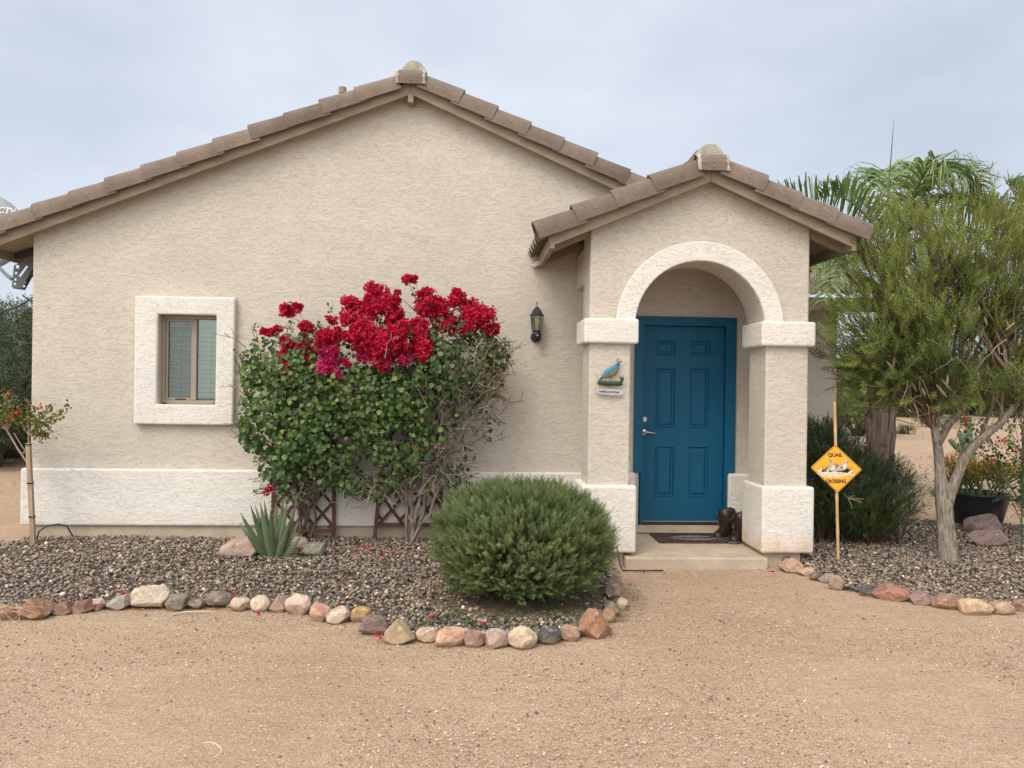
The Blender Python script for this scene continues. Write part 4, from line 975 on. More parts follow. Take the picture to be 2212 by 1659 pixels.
# ------------------------------------------------------------------ leaves and plants
def lerp(a, b, t): return np.array(a)*(1-t)+np.array(b)*t
def branch(m, a, b, r0_, r1_, rg, bow=.1, n=7, jit=.02, k=6, col=None, up=0.0):
    a = np.array(a, float); b = np.array(b, float); L = np.linalg.norm(b-a); off = np.array([rg.uniform(-1, 1), rg.uniform(-.6, .6), rg.uniform(-.3, 1)])*bow*L+np.array([0, 0, up*L])
    P = []
    for i in range(n+1):
        t = i/n; p = lerp(a, b, t)+off*4*t*(1-t)*.5
        if 0 < i < n: p = p+np.array([rg.gauss(0, 1), rg.gauss(0, 1), rg.gauss(0, 1)])*jit*L*.5
        P.append(p)
    m.tube(P, [r0_+(r1_-r0_)*i/n for i in range(n+1)], k, col=col); return P
LEAF_V = np.array([(0, 0, 0), (.42, .06, .28), (.36, .08, .62), (0, 0, 1.0), (-.36, .08, .62), (-.42, .06, .28)]); LEAF_F = np.array([(0, 1, 2, 3), (0, 3, 4, 5)])
def lobes_pts(lobes, n, rg, shell=.55):
    """points in ellipsoids (cx,cy,cz,rx,ry,rz,w), weighted, biased to the outside"""
    w = np.array([l[3]*l[4]**.3*l[5]*(l[6] if len(l) > 6 else 1) for l in lobes]); ids = rg.choice(len(lobes), n, p=w/w.sum()); A = np.array([l[:6] for l in lobes])[ids]
    D = rg.normal(size=(n, 3)); D /= np.linalg.norm(D, axis=1, keepdims=True); r_ = rg.uniform(shell**3, 1, n)**(1/3)
    return A[:, :3]+D*A[:, 3:6]*r_[:, None], D, r_
def leafcols(n, rg, pal, v=.25):
    pal = np.array(pal); return pal[rg.integers(0, len(pal), n)]*rg.uniform(1-v, 1+v, (n, 1))
def Lb(px, py, rx, ry, y, ryd, w=1):
    c = W(px, py, y); s = depth(c)/FPX; return (c[0], y, c[2], rx*s, ryd, ry*s, w)

def bougainvillea():
    rg = np.random.default_rng(21); pr_ = random.Random(21)
    GR = [(.07, .14, .028), (.095, .175, .036), (.055, .115, .026), (.135, .22, .05), (.045, .09, .022)]
    CL = [(410,255,50,45),(475,235,30,20),(785,190,55,48),(915,140,55,45),(985,190,70,50),(1035,165,25,25),(1100,75,32,28),(1140,70,12,12),(1200,140,60,25),(1240,220,95,62),(1375,170,45,35),(1360,205,30,30),(1450,240,62,48),(1520,290,72,58),(1580,360,37,37),(790,300,62,52),(900,240,75,52),(870,380,80,85),(950,440,95,85),(1020,290,65,55),(1060,370,62,52),(1180,420,58,72),(1190,490,42,47),(1170,330,62,42),(1320,320,72,47),(1440,350,50,35),(310,385,35,25),(370,350,30,20),(430,430,30,40),(400,500,30,40),(425,570,28,45),(520,330,45,30),(530,460,45,40),(540,510,35,35),(670,300,36,20),(660,410,72,52),(760,410,36,38),(870,510,60,32,'m'),(650,500,58,42,'m'),(650,570,65,45,'p'),(690,620,25,25,'p'),(980,540,42,38,'p'),(960,575,25,25),(1085,520,37,32,'p'),(1090,470,42,32),(750,550,20,18),(310,1265,16,18),(700,360,28,15)]
    specs = [('bougainvillea', 'leafy left-hand bougainvillea with red and magenta blooms, trained on the trellis by the window', (665, 1165), -.42,
              [Lb(575, 880, 62, 105, -.42, .28), Lb(600, 770, 62, 55, -.42, .25), Lb(650, 800, 80, 70, -.45, .3), Lb(640, 920, 85, 85, -.48, .32), Lb(735, 850, 90, 95, -.48, .32), Lb(720, 950, 70, 75, -.45, .3), Lb(600, 985, 45, 60, -.4, .22, .7), Lb(690, 1010, 60, 50, -.42, .22, .5), Lb(640, 1050, 38, 42, -.4, .18, .4), Lb(690, 750, 60, 50, -.42, .25), Lb(545, 800, 30, 50, -.4, .15), Lb(770, 1040, 50, 35, -.4, .2, .8), Lb(545, 930, 30, 45, -.4, .15), Lb(610, 1035, 25, 40, -.4, .15, .5)], lambda x: x < 780),
             ('bougainvillea', 'right-hand bougainvillea with dense crimson flower heads and bare woody twigs low on its right', (888, 1178), -.45,
              [Lb(820, 880, 70, 95, -.48, .32), Lb(880, 830, 90, 85, -.5, .32), Lb(960, 800, 95, 75, -.48, .32), Lb(1030, 765, 55, 60, -.42, .28), Lb(1070, 770, 32, 50, -.4, .2, .7), Lb(860, 950, 80, 75, -.45, .3), Lb(950, 900, 70, 60, -.42, .28, .5), Lb(820, 1050, 55, 36, -.42, .22, .45), Lb(875, 1035, 55, 35, -.4, .2, .35), Lb(900, 1000, 55, 45, -.4, .25, .55), Lb(960, 1040, 45, 40, -.4, .22, .45), Lb(1060, 850, 35, 45, -.4, .2, .5), Lb(1010, 900, 60, 70, -.4, .25, .45), Lb(990, 1020, 45, 40, -.4, .2, .4), Lb(960, 720, 90, 45, -.42, .28), Lb(850, 730, 90, 45, -.42, .28), Lb(985, 960, 60, 60, -.42, .25, .25)], lambda x: x >= 780)]
    for si, (nm, lab, base, yb, lobes, sel) in enumerate(specs):
        p0 = G(base[0], base[1], .03); t = empty(nm, (p0[0], p0[1], .02), lab, 'bougainvillea', 'bougainvilleas against the wall')
        m = MB(); gc = [(.26, .205, .165), (.20, .155, .125), (.30, .245, .21)]
        tips = []
        for i in range(7 if si == 0 else 8):
            a = p0+np.array([pr_.uniform(-.07, .07), pr_.uniform(-.05, .05), -.03]); l = lobes[i % len(lobes)]
            b = np.array([p0[0]+(l[0]-p0[0])*.45, p0[1]*.6+l[1]*.4, .55+pr_.uniform(0, .25)]); col = pr_.choice(gc)
            P = branch(m, a, b, .022 if i < 3 else .014, .013, pr_, .10, 7, .035, 7, col)
            for q in range(4):
                l2 = lobes[pr_.randrange(len(lobes))]; e = np.array(l2[:3])+np.array([pr_.uniform(-.5, .5)*l2[3], pr_.uniform(-.3, .3)*l2[4], pr_.uniform(-.5, .8)*l2[5]])
                P2 = branch(m, P[-1-q % 3], e, .010, .004, pr_, .12, 6, .04, 5, col); tips.append(P2)
        m.build('stem', M['twig'], t)
        # small twigs everywhere, many bare and pale on the right of the right plant
        m = MB(); nt = 170 if si == 0 else 470
        bare = [Lb(1010, 900, 75, 80, -.45, .3), Lb(1050, 860, 50, 70, -.45, .25), Lb(980, 970, 60, 70, -.42, .25), Lb(950, 985, 45, 60, -.4, .25), Lb(1040, 800, 55, 50, -.5, .25)]
        pool = lobes if si == 0 else bare*2+lobes
        for i in range(nt):
            l = pool[pr_.randrange(len(pool))]; a = np.array(l[:3])+np.array([pr_.gauss(0, .45)*l[3], pr_.gauss(0, .4)*l[4], pr_.gauss(0, .45)*l[5]])
            out = a-np.array([p0[0]+(.15 if si else 0), p0[1]+.1, 1.0]); out /= np.linalg.norm(out)+1e-6; d = out*.7+np.array([pr_.gauss(0, .5), pr_.gauss(0, .5), pr_.gauss(0, .45)+.1]); d /= np.linalg.norm(d)
            L = pr_.uniform(.10, .26); cc = pr_.choice([(.22, .17, .13), (.30, .24, .19), (.17, .12, .09), (.34, .26, .22)])
            b = a+d*L; b[1] = min(b[1], -.05); P = branch(m, a, b, .0052, .0028, pr_, .15, 4, .06, 4, cc)
            for q in range(2):
                e = P[2+q]+(d*.5+np.array([pr_.gauss(0, .7), pr_.gauss(0, .5), pr_.gauss(0, .7)]))*L*.35; e[1] = min(e[1], -.05); branch(m, P[2+q], e, .0036, .0024, pr_, .1, 2, .03, 4, cc)
        m.build('twigs', M['twig'], t)
        n = 6300 if si == 0 else 5200
        P, D, r_ = lobes_pts(lobes, n, rg, .35); P[:, 1] = np.minimum(P[:, 1], -.05)
        u_ = np.column_stack([rg.normal(0, .55, n), rg.normal(-.25, .4, n), -np.abs(rg.normal(.75, .4, n))])      # tips hang
        nf = np.column_stack([rg.normal(0, .4, n), rg.normal(-.9, .25, n), rg.normal(.75, .3, n)])               # faces turn out and up
        R = frames(u_, rg, 1.0, upfix=nf); R = np.stack([R[:, :, 0], R[:, :, 1], R[:, :, 2]], 2)*rg.uniform(.026, .068, n)[:, None, None]
        c = leafcols(n, rg, GR, .25); k = rg.uniform(size=n) < .02; c[k] = (.20, .24, .06)
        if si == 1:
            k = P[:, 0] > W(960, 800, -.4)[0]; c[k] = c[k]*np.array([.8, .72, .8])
        # thin out with noise for holes
        hole = np.sin(P[:, 0]*9+1.7*si)*np.sin(P[:, 2]*8+2)+.5*np.sin(P[:, 0]*19)*np.sin(P[:, 2]*17); keep = rg.uniform(size=n) < np.clip(.80+.60*hole, .10, 1)*(np.where((P[:, 0] > W(955, 850, -.4)[0]) & (P[:, 2] < W(955, 850, -.4)[2]), .45, 1) if si else 1)
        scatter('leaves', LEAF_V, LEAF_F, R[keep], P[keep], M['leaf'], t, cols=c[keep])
        # flowering shoots
        bv = []; bf = []
        for q in range(3):
            a = 2*math.pi*q/3; ca, sa = math.cos(a), math.sin(a)
            loc = np.array([(0, 0, 0), (.33, .30, .30), (0, .62, .62), (-.33, .30, .30), (0, .28, .38)])
            Rz = np.array([[ca, -sa, 0], [sa, ca, 0], [0, 0, 1]]); k0 = len(bv)*0+q*5; bv += list((Rz @ loc.T).T); bf += [(k0, k0+1, k0+2, k0+4), (k0, k0+4, k0+2, k0+3)]
        bv = np.array(bv); bf = np.array(bf)
        ms = MB(); buds = MB()
        for cl in CL:
            X, Y = 460.8+.3819*cl[0], 576+.3819*cl[1]
            if not sel(X): continue
            mm = len(cl) > 4 and cl[4]; yy = -.50-.10*rg.uniform()-(.12 if 300 < cl[1] < 620 and 600 < cl[0] < 1250 else 0); c0 = W(X, Y, yy); s = depth(c0)/FPX; rx, rz = cl[2]*.3819*s, cl[3]*.3819*s; ry = min(rx, rz)*1.0
            rx *= 1.12; rz *= 1.12; n = int(np.clip(9500*(rx*rz)*4+26, 30, 900)); nb = max(3, int(rx*rz/.0008)); cen = rg.normal(size=(nb, 3)); cen /= np.linalg.norm(cen, axis=1, keepdims=True); cen *= rg.uniform(.25, 1.0, (nb, 1))
            ids = rg.integers(0, nb, n); D = rg.normal(size=(n, 3)); D /= np.linalg.norm(D, axis=1, keepdims=True); E_ = cen[ids]+D*rg.uniform(.10, .46, (n, 1)); P = c0+E_*np.array([rx, ry, rz])
            dr = D+np.array([0, -.35, .25])+rg.normal(0, .3, (n, 3)); R = frames(dr, rg, rg.uniform(.026, .042, n))
            pal = [(.58, .010, .05), (.66, .018, .075), (.48, .007, .035), (.72, .04, .12)]
            if mm == 'm': pal = [(.55, .02, .14), (.62, .04, .22), (.52, .015, .10)]
            if mm == 'p': pal = [(.68, .045, .16), (.58, .02, .10), (.74, .09, .26)]
            scatter('flower_cluster', bv, bf, R, P, M['petal'], t, cols=leafcols(n, rg, pal, .15))
            for q in range(max(1, n//60)):
                w = P[rg.integers(n)]+np.array([0, -.02, 0]); buds.tube([w, w+np.array([0, -.012, .008])], .0026, 5)
            a = tips[pr_.randrange(len(tips))][-1] if cl[1] > 200 else np.array(lobes[4][:3])+np.array([0, 0, .1])
            near = min(tips, key=lambda q_: np.linalg.norm(q_[-1]-c0))[-1]; branch(ms, near, c0, .0045, .0025, pr_, .08, 5, .03, 4)
        ms.build('flower_stem', M['stem'], t)
        buds.build('florets', simple('cream_floret', (.75, .68, .5), .6, var=.1), t)
        # leafy shoots poking out of the outline
        sh = [((575, 790), (548, 705)), ((560, 800), (508, 760)), ((640, 740), (628, 655)), ((705, 740), (712, 665)), ((700, 730), (690, 700)), ((600, 1040), (550, 1065))] if si == 0 else [((1060, 740), (1098, 745)), ((1070, 800), (1104, 790)), ((900, 680), (893, 625)), ((940, 690), (925, 640)), ((1000, 690), (990, 650)), ((1050, 850), (1085, 860)), ((1040, 900), (1075, 912))]
        m = MB(); PP = []
        for a, b in sh:
            A, B = W(*a, -.42), W(*b, -.48); m = MB(); q = branch(m, A, B, .003, .0015, pr_, .12, 6, .02, 4); m.build('shoot', M['stem'], t); PP += [p for p in q[2:] for _ in range(3)]
        PP = np.array(PP)+rg.normal(0, .012, (len(PP), 3)); n = len(PP)
        scatter('shoot_leaves', LEAF_V, LEAF_F, frames(rg.normal(size=(n, 3))+np.array([0, -.2, .3]), rg, rg.uniform(.022, .036, n)), PP, M['leaf'], t, cols=leafcols(n, rg, GR, .2))
bougainvillea()

def trellis(lab, posts, rails, zt, y, skew=0):
    a, b = posts; p0 = G(*a[0], .0); yy = y
    t = empty('trellis', ((W(*a[0], yy)[0]+W(*b[0], yy)[0])/2, yy, 0), lab, 'trellis', 'wooden trellises behind the bougainvilleas')
    A0 = W(*a[0], yy); A1 = W(*a[1], yy); B0 = W(*b[0], yy); B1 = W(*b[1], yy)
    for P, Q in ((A0, A1), (B0, B1)):
        P[2] = -.03; m = MB(); m.bar(P, Q, .036, .022); m.build('post', M['trellis'], t, bevel=.002)
    def at(u_, z):
        ta = (z-A0[2])/(A1[2]-A0[2]); tb = (z-B0[2])/(B1[2]-B0[2]); xa = A0[0]+(A1[0]-A0[0])*ta; xb = B0[0]+(B1[0]-B0[0])*tb; return np.array([xa+(xb-xa)*u_, yy, z])
    for z in rails:
        m = MB(); p, q = at(.03, z), at(.97, z); p[1] -= .020; q[1] -= .020; m.bar(p, q, .034, .014); m.build('rail', M['trellis'], t, bevel=.002)
    m = MB(); z0, z1 = rails[0], zt; st = .21; w = abs(B0[0]-A0[0]); i = 0
    for sg, dy in ((1, .018), (-1, .030)):
        z = z0-w
        while z < z1:
            pts = []
            for k in range(21):
                u_ = k/20; zz = z+w*1.15*u_
                if z0 <= zz <= z1: pts.append(at(u_ if sg > 0 else 1-u_, zz))
            if len(pts) > 1:
                p, q = pts[0], pts[-1]; p[1] = yy-.0+dy; q[1] = yy+dy; m.bar(p, q, .028, .009)
            z += st
    m.build('lattice', M['trellis'], t)
trellis('brown wooden trellis behind the left-hand bougainvillea', (((590, 1168), (592, 800)), ((721, 1172), (722, 800))), (.13, .75, 1.35, 1.9), 1.9, -.10)
trellis('brown fan-shaped trellis behind the right-hand bougainvillea', (((808, 1165), (848, 760)), ((950, 1165), (958, 760))), (.20, .8, 1.4, 2.0), 2.0, -.12)

def sprig_template(nn, ln, up, w, seed, stem=True):
    rg = random.Random(seed); V = []; F = []
    for i in range(nn):
        z = .06+.92*i/nn; a = i*2.4+rg.uniform(-.3, .3); L = ln*(1-.45*(i/nn)**3)*rg.uniform(.8, 1.15); ca, sa = math.cos(a), math.sin(a); e = up+rg.uniform(-.12, .12)
        tip = (ca*L*math.cos(e), sa*L*math.cos(e), z+L*math.sin(e)); px_, py_ = -sa*w, ca*w; mid = lerp((0, 0, z), tip, .5); k = len(V)
        V += [(0, 0, z), (mid[0]+px_, mid[1]+py_, mid[2]), tip, (mid[0]-px_, mid[1]-py_, mid[2])]; F.append((k, k+1, k+2, k+3))
    if stem:
        k = len(V); s = .008; V += [(s, 0, 0), (-s, 0, 0), (-s*.5, 0, 1), (s*.5, 0, 1), (0, s, 0), (0, -s, 0), (0, -s*.5, 1), (0, s*.5, 1)]; F += [(k, k+1, k+2, k+3), (k+4, k+5, k+6, k+7)]
    return np.array(V), np.array(F)
def rosemary_ball():
    rg = np.random.default_rng(33); c = np.array([.40, -2.12, .45]); rx, ry, rz = .765, .72, .50
    t = empty('rosemary_bush', (c[0], c[1], 0), 'clipped round rosemary bush in front of the left porch pillar', 'bush')
    tv, tf = sprig_template(34, .23, .72, .0145, 5)
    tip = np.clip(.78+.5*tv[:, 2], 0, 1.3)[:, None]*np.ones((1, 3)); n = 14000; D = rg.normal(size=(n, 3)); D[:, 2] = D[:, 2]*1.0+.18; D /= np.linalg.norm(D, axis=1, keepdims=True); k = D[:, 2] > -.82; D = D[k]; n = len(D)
    hol = np.sin(D[:, 0]*11+D[:, 1]*7+1)*np.sin(D[:, 2]*12+2)*np.sin(D[:, 0]*5-D[:, 2]*9); r_ = 1-.34*rg.uniform(size=n)**1.3-.13*np.clip(hol*2.2, 0, 1)+.022*rg.normal(size=n).clip(-1, 2)
    bumpf = 1+.040*np.sin(D[:, 0]*7+1)*np.sin(D[:, 2]*8+2)+.03*np.sin(D[:, 0]*15+D[:, 1]*11)*np.sin(D[:, 2]*14)-.05*np.exp(-((D[:, 0]+.05)/.10)**2)*(D[:, 2] > 0)
    E_ = D.copy(); E_[:, 0] = np.sign(D[:, 0])*np.abs(D[:, 0])**.92; E_[:, 2] = np.sign(D[:, 2])*np.abs(D[:, 2])**.9
    P = c+E_*np.array([rx-.07, ry-.07, rz-.06])*(r_*bumpf)[:, None]
    up = np.column_stack([D[:, 0]*.9, D[:, 1]*.9, D[:, 2]*.6+.75])+rg.normal(0, .30, (n, 3)); L = rg.uniform(.06, .13, n)
    low = D[:, 2] < -.2; up[low] = up[low]*np.array([1.2, 1.2, .5])
    P[:, 2] = np.maximum(P[:, 2], .03)
    cl = leafcols(n, rg, [(.135, .18, .065), (.17, .22, .08), (.10, .14, .05), (.22, .265, .105)], .2)
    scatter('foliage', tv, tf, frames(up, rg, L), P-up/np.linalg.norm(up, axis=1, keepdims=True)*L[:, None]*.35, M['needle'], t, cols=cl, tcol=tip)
    # woody inside
    m = MB(); pr_ = random.Random(4)
    for i in range(150):
        d = np.array([pr_.gauss(0, 1), pr_.gauss(0, 1), abs(pr_.gauss(.2, .8))]); d /= np.linalg.norm(d); branch(m, (c[0]+d[0]*.12, c[1]+d[1]*.12, 0), c*np.array([1, 1, .6])+d*np.array([rx, ry, rz])*.85, .008, .003, pr_, .1, 5, .03, 4, (.10, .07, .05))
    m.build('branches', M['twig'], t)
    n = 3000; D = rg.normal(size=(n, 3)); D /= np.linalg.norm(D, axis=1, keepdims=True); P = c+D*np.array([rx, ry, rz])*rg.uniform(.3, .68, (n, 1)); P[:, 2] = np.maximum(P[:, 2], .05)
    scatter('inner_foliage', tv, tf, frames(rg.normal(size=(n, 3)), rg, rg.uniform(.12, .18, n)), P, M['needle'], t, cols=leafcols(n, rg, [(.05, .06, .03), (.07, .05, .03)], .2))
    # soil and needle litter below
    m = MB(); V = [(c[0], c[1], .05)]; 
    for j in range(36): a = 2*math.pi*j/36; q = 1+.08*math.sin(j*1.9); V.append((c[0]+.66*q*math.cos(a), c[1]-.02+.56*q*math.sin(a), .016))
    m.add(V, [[0, 1+j, 1+(j+1) % 36] for j in range(36)]); tag(m.build('soil', M['litter'], smooth=True), kind='structure')
rosemary_ball()
def litter():
    rg = np.random.default_rng(8)
    n = 2600; a = rg.uniform(0, 2*math.pi, n); r_ = rg.uniform(.3, 1.12, n); P = np.column_stack([.42+.84*r_*np.cos(a), -2.12+.72*r_*np.sin(a), np.full(n, .03)]); P = P[P[:, 1] < -1.2]; n = len(P)
    tv = np.array([(-.12, 0, 0), (.12, 0, 0), (.06, 0, 1), (-.06, 0, 1)]); tf = np.array([(0, 1, 2, 3)])
    D = np.column_stack([rg.normal(size=(n, 2)), rg.normal(0, .12, n)]); o = scatter('needle_litter', tv, tf, frames(D, rg, rg.uniform(.02, .05, n), upfix=np.tile([0, 0, 1.0], (n, 1))+rg.normal(0, .2, (n, 3))), P, M['twig'], cols=leafcols(n, rg, [(.20, .15, .09), (.13, .12, .055), (.12, .17, .06), (.10, .15, .045)], .2)); tag(o, 'dry needles and weeds on the soil round the clipped rosemary', 'litter', None, 'stuff')
    # bracts and leaves fallen on the gravel
    n = 210; P = np.column_stack([rg.normal(W(760, 1170)[0], .75, n), -.45-np.abs(rg.normal(0, .35, n)), np.full(n, .055)]); k = inpoly(P, PL) & (P[:, 1] < -.04) & (((P[:, 0]-.42)/.8)**2+((P[:, 1]+2.1)/.75)**2 > 1); P = P[k]
    ex = np.array([G(a, b, .05) for a, b in ((275, 1282), (490, 1277), (215, 1305), (500, 1290), (945, 1335), (930, 1333), (810, 1373), (825, 1375), (1045, 1345), (560, 1325), (470, 1303), (600, 1262), (740, 1262), (712, 1205), (650, 1310), (1385, 1230+3), (1668, 1235))]); ex = np.repeat(ex, 3, 0); ex = ex+rg.normal(0, .016, ex.shape)*np.array([1, 1, .1]); P = np.concatenate([P, ex]); n = len(P)
    D = np.column_stack([rg.normal(size=(n, 2)), rg.normal(0, .3, n)]); c = leafcols(n, rg, [(.45, .012, .05), (.38, .01, .04), (.30, .04, .05), (.40, .26, .08), (.30, .20, .07), (.08, .14, .03)], .2); c[-len(ex):] = leafcols(len(ex), rg, [(.50, .012, .08), (.42, .01, .04)], .1)
    o = scatter('fallen_bracts', LEAF_V, LEAF_F, frames(D, rg, rg.uniform(.022, .04, n), upfix=np.tile([0, 0, 1.0], (n, 1))+rg.normal(0, .3, (n, 3))), P, M['petal'], cols=c); tag(o, 'red bracts and yellowed leaves fallen on the gravel', 'fallen petals', None, 'stuff')
    # weeds in the gravel
    sp = [(125, 1210), (180, 1216), (330, 1180), (345, 1208), (250, 1225), (325, 1230), (480, 1232), (540, 1220), (430, 1192), (545, 1195), (640, 1200), (680, 1205), (660, 1308), (760, 1240), (960, 1335), (905, 1345), (1010, 1345), (1960, 1240), (1890, 1240), (2080, 1225), (500, 1255), (620, 1262), (385, 1263), (1840, 1215)]
    P = np.concatenate([np.repeat(G(a, b, .045)[None], 13, 0)+rg.normal(0, .034, (13, 3))*np.array([1, 1, .2]) for a, b in sp]); n = len(P)
    o = scatter('weeds', LEAF_V, LEAF_F, frames(rg.normal(size=(n, 3))*np.array([1, 1, .3])+np.array([0, 0, .35]), rg, rg.uniform(.015, .034, n)), P, M['leaf'], cols=leafcols(n, rg, [(.10, .19, .04), (.07, .14, .03)], .25)); tag(o, 'small green weeds sprouting between the gravel stones', 'weeds', None, 'stuff')
litter()

def rosemary_hedge():
    rg = np.random.default_rng(44); y0 = -.15
    p = W(1850, 1180, y0); t = empty('rosemary_bush', (p[0], y0, .03), 'dark upright rosemary shrub behind the quail crossing sign', 'bush')
    tv, tf = sprig_template(24, .20, .7, .016, 6)
    lobes = [Lb(1800, 1050, 58, 120, -.15, .45), Lb(1860, 1085, 70, 88, -.2, .45), Lb(1915, 1085, 45, 80, -.15, .4), Lb(1775, 990, 40, 70, .1, .35), Lb(1835, 1020, 42, 40, .0, .4)]
    n = 5200; P, D, r_ = lobes_pts(lobes, n, rg, .45); k = (P[:, 0] > 3.17) & (P[:, 2] > .05); P, D = P[k], D[k]; n = len(P)
    up = np.column_stack([D[:, 0]*.5, D[:, 1]*.5, np.full(n, .95)])+rg.normal(0, .42, (n, 3)); L = rg.uniform(.09, .20, n)
    top = (D[:, 2] > .5); L[top] *= rg.uniform(.9, 1.45, top.sum())
    c = leafcols(n, rg, [(.08, .12, .058), (.105, .155, .07), (.06, .095, .045), (.15, .205, .095)], .2); low = P[:, 2] < .5; c[low] = leafcols(low.sum(), rg, [(.085, .13, .035), (.12, .165, .045), (.07, .09, .03)], .2)
    scatter('foliage', tv, tf, frames(up, rg, L), P, M['needle'], t, cols=c)
    m = MB(); pr_ = random.Random(9)
    for i in range(90):
        l = lobes[pr_.randrange(len(lobes))]; branch(m, (l[0]+pr_.uniform(-.2, .2), l[1]+pr_.uniform(-.1, .1), .0), np.array(l[:3])+np.array([pr_.uniform(-.8, .8)*l[3], pr_.uniform(-.8, .6)*l[4], pr_.uniform(-.3, .9)*l[5]]), .009, .003, pr_, .15, 5, .03, 4, pr_.choice([(.10, .065, .045), (.18, .13, .10)]))
    q = W(1830, 1080, -.62)
    for a, b in ((-8, -12), (14, -10), (34, -2), (30, 6), (8, 18)): branch(m, W(1832, 1076, -.66), W(1832+a, 1080+b, -.70), .004, .0025, pr_, .1, 4, .02, 4, (.45, .38, .30))
    m.build('branches', M['twig'], t)
rosemary_hedge()

def agave():
    b = G(592, 1207, .03); t = empty('agave', tuple(b), 'spiky blue-green agave in front of the boulders', 'agave')
    rg = random.Random(5); s = depth(b)/FPX
    tips = [(517, 1128), (519, 1107), (541, 1092), (551, 1090), (571, 1080), (562, 1085), (596, 1078), (612, 1072), (620, 1085), (637, 1097), (640, 1090), (584, 1100), (604, 1110), (530, 1150), (655, 1150), (647, 1120), (560, 1120), (625, 1130)]
    for i, (tx, ty) in enumerate(tips):
        yy = b[1]+(.10 if i % 3 == 0 else -.05 if i % 3 == 1 else -.12)*(1 if i < 11 else 1.3); tip = W(tx, ty, yy); a = b+np.array([(tip[0]-b[0])*.14, rg.uniform(-.04, .04), -.01])
        d = tip-a; L = np.linalg.norm(d); d /= L; fac = np.array([-.25*np.sign(d[0]+.001)*min(1, abs(d[0])*2), -1.0, .25]); wdir = np.cross(d, fac); wdir /= np.linalg.norm(wdir); nrm = np.cross(wdir, d); wmax = .028*(.85+.3*rg.random()); V = []; F = []; n = 12; sag = rg.uniform(-.03, .04); cols = []
        base = np.array(rg.choice([(.12, .17, .085), (.095, .145, .07), (.15, .20, .11)])); 
        for j in range(n+1):
            u_ = j/n; p = a+d*L*u_+nrm*(-sag*4*u_*(1-u_)*L)-np.array([0, 0, 1])*abs(d[0])*.10*L*math.sin(u_*math.pi); w = wmax*(.62+1.0*u_-.2*u_*u_ if u_ < .38 else (1-((u_-.38)/.62)**1.7)*.952+.02); w = max(w, .0015); th = .009*(1-u_)+.0015
            V += [p-wdir*w+nrm*(-.28*w), p+nrm*(.10*w), p+wdir*w+nrm*(-.28*w), p+wdir*w*.5-nrm*(th+.2*w), p-wdir*w*.5-nrm*(th+.2*w)]; cc = base if u_ < .93 else np.array((.12, .06, .04)); cols += [cc*.9, cc, cc*.9, cc*.8, cc*.8]
        for j in range(n):
            for q in range(5): q2 = (q+1) % 5; F.append([j*5+q, j*5+q2, (j+1)*5+q2, (j+1)*5+q])
        for j in range(1, 11):
            for sg in (0, 2):
                p = np.array(V[j*5+sg]); sgn = -1 if sg == 0 else 1; k = len(V); V += [p-d*.006, p+d*.006, p+wdir*sgn*.007+d*.003]; F.append([k, k+1, k+2]); cols += [(.20, .12, .06)]*3
        link('leaf', V, F, M['agave'], t, smooth=False, cols=np.array(cols))
agave()

